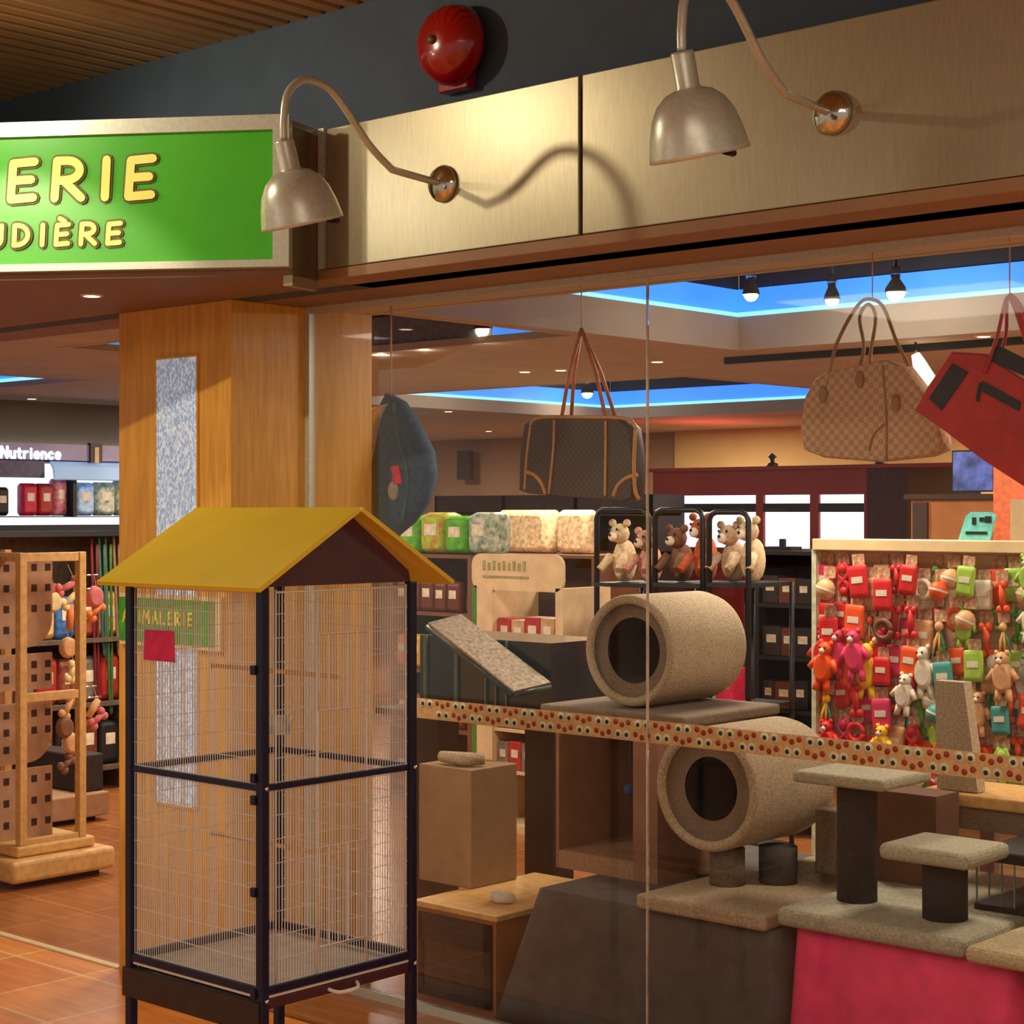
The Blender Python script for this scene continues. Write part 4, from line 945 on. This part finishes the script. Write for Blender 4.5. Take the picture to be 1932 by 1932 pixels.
# kraft boards with square holes and a rounded lower corner
KX = -2.30
for i, (pt, pb, nm) in enumerate(((1050, 1222, 'uppermost'), (1234, 1302, 'second'), (1326, 1440, 'third'), (1450, 1590, 'lowest'))):
    y0, y1 = fX(KX, -60, 1200).y, fX(KX, 96, 1200).y; z1, z0 = fX(KX, 40, pt).z, fX(KX, 40, pb).z; r_ = min(.13, (z1-z0)*.6) if i in (0, 2) else .01
    q = [(KX, y0, z1), (KX, y0, z0), (KX, y1-r_, z0)]+[(KX, y1-r_+r_*math.sin(a), z0+r_-r_*math.cos(a)) for a in [j*math.pi/12 for j in range(1, 6)]]+[(KX, y1, z0+r_), (KX, y1, z1)]
    k = MB(); k.use(M_kraft); k.prism(q, (.012, 0, 0)); k.use(mat('hole_brown', (60, 34, 28), .9))
    nr = max(1, round((z1-z0)/.10))
    for c in range(6):
        for rr in range(nr):
            yy_ = y0+.04+(y1-y0-.05)*c/5.2; zz_ = z1-.05-(z1-z0-.04)*rr/nr
            if zz_ < z0+.03 or (yy_ > y1-.10 and zz_ < z0+.10 and i in (0, 2)): continue
            k.box((KX+.011, yy_-.014, zz_-.016), (KX+.0135, yy_+.014, zz_+.016))
    o = k.build('kraft_card'); tag(o, nm+' kraft board with square holes hanging in the pine rack', 'cardboard tray', 'kraft boards in the pine rack')
# chews hanging on the rack
M_ch = {'pink': (206, 110, 110), 'tan': (214, 160, 110), 'cream': (236, 214, 150), 'rust': (180, 80, 50), 'brown': (130, 84, 60), 'orange': (226, 130, 70)}
def chew(px, py, ln, tilt, c, x, label, shape='bone'):
    p = fX(x, px, py); d = Vector((0, math.sin(tilt), math.cos(tilt))); k = MB(); k.use(mat('chew_'+c, M_ch[c], .6, 0, .1, 30)); h = ln/2
    if shape == 'bone':
        k.tube([p-d*h, p+d*h], .016, 8); s_ = Vector((0, d.z, -d.y))*.014
        for e in (p-d*h, p+d*h): k.ball(e+s_, .02, 8); k.ball(e-s_, .02, 8)
    elif shape == 'stick': k.tube([p-d*h, p, p+d*h], [.015, .019, .015], 8)
    else: pillow(k, [p+Vector((0, .042*math.cos(a), .05*math.sin(a))) for a in [j*math.pi/6 for j in range(12)]], (1, 0, 0), .05)
    k.use(M_cord); k.tube([p+d*h*.9, (p.x, p.y, p.z+.10)], .0015, 4)
    tag(k.build('pet_chew'), label, 'pet chew', 'chews hanging on the pine rack')
CH = [(97, 1118, .09, .1, 'rust', 'stick', 'rust-brown chew stick hanging topmost, nearest the kraft boards'), (99, 1136, .05, .4, 'cream', 'pad', 'cream chew pad hanging below the rust-brown stick'),
      (128, 1106, .10, 1.2, 'pink', 'bone', 'pink knotted chew bone lying across near the top of the pine rack'), (135, 1128, .10, .9, 'cream', 'bone', 'cream knotted chew bone tilted under the pink one'),
      (132, 1165, .12, .05, 'orange', 'stick', 'long orange chew stick hanging upright in the pine rack'), (128, 1222, .1, 0, 'tan', 'pad', 'tan ear-shaped chew halfway up the pine rack'),
      (136, 1268, .07, .3, 'cream', 'bone', 'bright cream chew bone just above the middle crossbar'), (128, 1334, .08, .5, 'tan', 'bone', 'tan chew bone just below the middle crossbar'),
      (122, 1372, .07, 0, 'brown', 'pad', 'brown chew pad in the lower part of the pine rack'), (134, 1402, .08, .4, 'tan', 'pad', 'tan chew pad in the lower part of the pine rack, under the brown one'),
      (126, 1440, .06, .8, 'brown', 'bone', 'small brown chew bone lowest in the pine rack')]
for a in CH: chew(a[0], a[1], a[2], a[3], a[4], -2.42, a[6], a[5])
for a in [(178, 1126, .08, .3, 'pink', 'pad', 'pink rawhide chew outside the rear post, under the yellow eave'), (180, 1152, .07, .8, 'orange', 'bone', 'orange chew bone outside the rear post of the pine rack'),
          (176, 1336, .09, .6, 'tan', 'stick', 'tan chew stick outside the rear post, halfway down'), (184, 1356, .07, .9, 'pink', 'bone', 'pink chew bone outside the rear post, halfway down')]:
    chew(a[0], a[1], a[2], a[3], a[4], RX, a[6], a[5]); p = fX(RX, a[0], a[1]); MB().tube([(RX, yB+.0, p.z+.10), (RX, p.y+.02, p.z+.10)], .004, 6).build('peg', M_chrome, rk)
# low pale bench and dark box behind the rack
lb = thing('low_bench', 'low pale bench on the shop floor behind the pine rack', 'bench', (-3.5, 1.9, 0))
x_ = -3.3; y0, y1 = fX(x_, 62, 1530).y, fX(x_, 207, 1530).y; z1, z0 = fX(x_, 150, 1500).z, fX(x_, 150, 1545).z
bx((-3.9, y0, z0), (x_, y1, z1), .01).build('top', M_kraft, lb); bx((-3.85, y0+.05, 0), (x_-.06, y1-.05, z0)).build('base', M_black, lb)
o = MB(); o.box((-3.85, fX(x_, 160, 1450).y, z1+.001), (x_-.05, fX(x_, 206, 1450).y, z1+.20), .01); tag(o.build('dark_carton', mat('dark_carton_board', (52, 40, 36), .7)), 'dark box standing on the low pale bench', 'box')
# hanging leads rack
gx = -4.15
gd = thing('lead_rack', 'grey brown wall rack behind the pine rack, with coloured leads', 'display rack', (gx-.2, 2.7, 0))
y0, y1 = fX(gx, -80, 1200).y, fX(gx, 250, 1200).y; zt_ = fX(gx, 150, 1012).z
bx((gx-.45, y0, 0), (gx-.40, y1, zt_)).build('back_panel', mat('grey_brown_panel', (112, 94, 76), .8), gd)
for z in (.12, .50, .88): bx((gx-.40, y0, z), (gx-.02, y1, z+.025)).build('shelf_board', mat('grey_brown_board', (96, 78, 64), .7), gd)
bx((gx-.46, y0, zt_), (gx, y1, zt_+.03)).build('top_board', M_black, gd)
bx((gx-.42, y1-.03, 0), (gx, y1, zt_)).build('side_panel', mat('grey_brown_board', (96, 78, 64), .7), gd)
for px, c, nm in ((172, 'red', 'long dark red lead hanging beside the rear post of the pine rack'), (198, 'green', 'long green lead hanging between the red lead and the column'), (186, 'teal', 'short teal lead hanging behind the red one'), (214, 'tan', 'tan lead hanging nearest the wooden column')):
    p = fX(gx-.05, px, 1100); z0_l = fX(gx-.05, px, 1330 if c in ('red', 'green') else 1230).z
    k = MB(); k.tube(recrop([(p.x, p.y, zt_), (p.x+.005, p.y+.015, (zt_+z0_l)/2), (p.x, p.y+.035, z0_l), (p.x, p.y+.05, z0_l+.06), (p.x, p.y+.04, zt_-.05)], 5), .009, 6); tag(k.build('dog_lead', mat(c+'_webbing', {'red': (110, 20, 28), 'green': (60, 100, 36), 'teal': (50, 90, 84), 'tan': (130, 100, 72)}[c], .8)), nm, 'lead', 'dog leads')
packs('treat_bag', 0, 0, 0, 0, 0, 1, 1, [], '', '', '') if False else None
def xpacks(name, x, y0, y1, z, h, wmin, wmax, cols, label, cat, group, dep=.10):
    y = y0; i = 0
    while y < y1-wmin:
        wd = min(rnd.uniform(wmin, wmax), y1-y); c = cols[i % len(cols)]; k = MB(); hh = h*rnd.uniform(.82, 1)
        k.use(mat(c[0]+'_pack', c[1], .45, 0, .3, 26, rgb2=c[2] if len(c) > 2 else None))
        pts = [Vector((x-dep/2, y+wd/2+q.x, z+hh/2+q.z)) for q in rbox((0, 0, 0), wd/2-.004, hh/2, .3)]
        pillow(k, pts, (1, 0, 0), dep); k.use(mat('pack_label', (228, 214, 186), .5)); k.box((x-.012, y+wd*.28, z+hh*.45), (x+.0015, y+wd*.72, z+hh*.70))
        tag(k.build(name), label % (c[0], ORD[i % 20]), cat, group); y += wd; i += 1
yv = fX(gx, 0, 1200).y
for j, (z, cl) in enumerate(((.145, [('brown', (110, 50, 30)), ('black', (22, 20, 20))]), (.525, [('rust', (170, 80, 50), (90, 50, 40)), ('grey', (120, 110, 100)), ('red', (170, 40, 36))]), (.905, [('blue', (60, 110, 170)), ('rust', (170, 80, 50), (90, 50, 40)), ('cream', (226, 190, 130), (200, 130, 30))]))):
    xpacks('treat_bag', gx-.06, yv, y1-.04, z+.001, .30, .12, .16, cl, '%s treat bag on the grey brown wall rack, ' + ['lowest', 'middle', 'top'][j] + ' shelf, %s from left', 'bag', 'treat bags on the wall rack')
# refrigerated case with lit header
FX = -6.0; fy0, fy1 = 1.2, 5.6
fc = thing('refrigerated_case', 'dark wall case with a violet header and white lettering, far back in the entrance', 'display case', (FX-.2, 3.4, 0))
zc_ = lambda py, px=115: fX(FX, px, py).z
M_viol = mat('violet_header', (150, 136, 160), .5, 0, .05, 6, emit=.25)
bx((FX-.08, fy0, zc_(868)), (FX, fy1, zc_(838))).build('header', M_viol, fc)
bx((FX-.48, fy0, 0), (FX-.44, fy1, zc_(838))).build('back_panel', M_litwhite, fc)
bx((FX-.44, fy0, zc_(872)), (FX-.08, fy1, zc_(838))).build('canopy_top', M_black, fc)
k = MB(); n = 8; ys0, ys1 = fX(FX, 92, 900).y, fy1
k.prism([(FX-.06, ys0+.05, zc_(870)), (FX+.02, ys0+.03, zc_(880)), (FX+.08, ys0, zc_(904)), (FX+.06, ys0, zc_(906)), (FX, ys0+.03, zc_(884)), (FX-.07, ys0+.05, zc_(873))], (0, 2.2, 0)); k.build('curved_canopy', mat('pale_blue_acrylic', (170, 200, 235), .3, 0, .05, 5, emit=.35), fc)
k = MB(); k.box((FX-.05, fy0, zc_(902)), (FX-.02, ys0-.02, zc_(870))); k.build('upper_panel', mat('slate_violet_panel', (96, 92, 120), .5), fc)
bx((FX-.44, fy0, zc_(978)), (FX, fy1, zc_(974))).build('shelf_board', M_black, fc)
bx((FX-.005, fy0, zc_(990)), (FX+.012, fy1, zc_(976))).build('light_strip', M_litwhite, fc)
bx((FX-.44, fy0, 0), (FX-.02, fy1, zc_(991))).build('base_cabinet', mat('dark_plum_panel', (44, 34, 40), .6), fc)
bx((FX-.02, fy0, zc_(1008)), (FX, fy1, zc_(991))).build('bumper', M_black, fc)
yp = fX(FX, 135, 940).y; k = MB(); k.box((FX-.10, yp, zc_(976)), (FX+.02, yp+.03, zc_(880))); k.build('divider', M_black, fc)
bx((FX-.02, fX(FX, 168, 850).y, zc_(872)), (FX+.02, fX(FX, 190, 850).y, zc_(834))).build('bracket', M_dkw, fc)
bx((FX+.02, fX(FX, 175, 850).y, zc_(872)), (FX+.025, fX(FX, 183, 850).y, zc_(842))).build('bracket_face', M_cream, fc)
k = MB(); lh = zc_(846)-zc_(866); fw_ = (fX(FX, 113, 850).y-fX(FX, 2, 850).y)/word_w('Nutrience', lh, .022); yy_ = fX(FX, 2, 850).y
for ch in 'Nutrience':
    letter(k, ch, Vector((FX, yy_, zc_(866))), Vector((0, 1, 0)), Vector((0, 0, 1)), Vector((1, 0, 0)), lh, .018, .006, 0, fw_); yy_ += (FONT[ch][0]*lh+.022)*fw_
k.build('lettering', M_litwhite, fc)
yq = [fX(FX, p, 940).y for p in (-30, 48, 134, 142, 186, 226)]
xpacks('pet_food_bag', FX-.03, yq[0], yq[1], zc_(973), .20, .10, .12, [('black', (26, 22, 30), (60, 60, 90))], '%s pet food bag in the wall case, left of the pink ones, %s from left', 'bag', 'bags in the wall case')
xpacks('pet_food_bag', FX-.03, yq[1], yq[2], zc_(973), .26, .11, .13, [('pink', (206, 80, 150), (230, 190, 220)), ('red', (190, 40, 60), (240, 150, 110)), ('magenta', (180, 50, 110), (230, 170, 160))], '%s pet food bag in the wall case, between black and white bags, %s from left', 'bag', 'bags in the wall case')
xpacks('pet_food_bag', FX-.03, yq[3]+.03, yq[4], zc_(973), .28, .16, .18, [('pale blue', (200, 225, 250), (90, 150, 220))], '%s pet food bag in the wall case, right of the divider, %s from left', 'bag', 'bags in the wall case')
xpacks('pet_food_bag', FX-.03, yq[4], yq[5]+.3, zc_(973), .26, .16, .18, [('white', (240, 235, 225), (220, 120, 60))], '%s pet food bag in the wall case, beside the wooden column, %s from left', 'bag', 'bags in the wall case')

# ================================================================ LAMPS OF THE SHOP CEILING
def spot(px, py, z, label, top, glow=1.0, r_=.035):
    p = fZ(z, px, py); g = thing('ceiling_spotlight', label, 'lamp', p, 'spotlights on the shop ceiling')
    k = MB(); k.tube([(p.x, p.y, top), (p.x, p.y, z+.09)], .008, 8); k.build('stem', M_black, g)
    MB().lathe([(0, .11), (.02, .11), (.024, .08), (.018, .06), (r_, .02), (r_+.004, 0)], (p.x, p.y, z), (0, 0, 1), 16).build('housing', M_chrome, g)
    MB().lathe([(0, -r_*.85), (r_*.5, -r_*.72), (r_*.85, -r_*.3), (r_*.85, .01)], (p.x, p.y, z), (0, 0, 1), 16).build('bulb', M_bulb, g)
    light('POINT', (p.x, p.y, z-.05), 3.5*glow, (1, .86, .66), .03)
def down(px, py, label, z=HZ, r_=.04):
    p = fZ(z, px, py); g = thing('downlight', label, 'lamp', (p.x, p.y, z), 'recessed downlights')
    MB().lathe([(0, -.001), (r_*.75, -.001)], (p.x, p.y, z-.0035), (0, 0, 1), 16).build('lamp_face', M_bulb2, g)
    MB().lathe([(r_*.75, -.004), (r_, -.005), (r_*1.1, 0)], (p.x, p.y, z), (0, 0, 1), 20).build('ring', M_white, g)
CT = HZ+.42
spot(1417, 556, 2.60, 'small spotlight before the corner of the large blue light coffer', CT)
spot(1570, 566, 2.60, 'spotlight turned aside in the large blue coffer, above the quilted bag handles', CT, .6)
spot(1690, 552, 2.60, 'brightest spotlight in the large blue coffer, right of the quilted bag handles', CT, 1.5, .045)
spot(718, 648, 2.51, 'spotlight nearest the wooden column, in the dark coffer', CT, 1.4, .045)
spot(800, 638, 2.51, 'second spotlight from the wooden column, in the dark coffer', CT)
spot(916, 622, 2.515, 'large glowing spotlight at the right end of the dark coffer', CT, 1.2, .055)
spot(932, 722, 2.62, 'spotlight in the rear blue coffer, left of the brown bag straps', CT, 1.6, .05)
spot(1108, 742, 2.62, 'spotlight in the rear blue coffer, seen between the brown bag straps', CT, 1.6, .05)
spot(842, 716, 2.62, 'small spotlight near the left tip of the rear blue coffer', CT, 1, .04)
for a in ((1240, 682, 'downlight just right of the glass joint, before the rear blue coffer'), (922, 813, 'downlight near the back wall, left of the brown bag'), (998, 809, 'downlight near the back wall, at the top left corner of the brown bag'),
          (846, 776, 'downlight right of the denim sling'), (1856, 634, 'downlight beside the red bag handle'), (990, 701, 'left one of two small downlights left of the brown bag straps'), (1058, 698, 'small downlight next to the brown bag straps'),
            (60, 752, 'downlight by the blue coffer inside the entrance')):
    down(*a)
spot(86, 722, 2.53, 'spotlight in the small blue coffer inside the entrance', CT, 1, .04)
spot(14, 735, 2.53, 'spotlight at the left edge, in the small blue coffer inside the entrance', CT, 1, .04)
down(173, 557, 'downlight under the brown bulkhead of the green sign', 2.367, .035)
o = fZ(HZ, 1380, 676); tr_ = bx((-.66, 3.78, HZ-.035), (3.6, 3.815, HZ-.0)).build('light_track', M_black); tag(tr_, 'long black light track across the shop ceiling, behind the quilted bag', 'track')
# white cone lamp
cl = thing('cone_lamp', 'bright white cone lamp between the quilted bag and the red bag', 'lamp', fZ(2.30, 1742, 705), 'spotlights on the shop ceiling')
p = fZ(2.30, 1742, 705); axv = Vector((.35, .1, -.93)).normalized()
MB().lathe([(.02, -.10), (.03, -.06), (.045, .02), (.06, .10), (.056, .10), (.0, .06)], p, axv, 20).build('shade', mat('white_glowing_shade', (255, 245, 220), .5, 0, .02, 4, emit=2.2, emrgb=(255, 240, 210)), cl)
MB().tube([p-axv*.10, (p-axv*.10).xy.to_3d()+Vector((0, 0, HZ))], .006, 6).build('stem', M_black, cl)
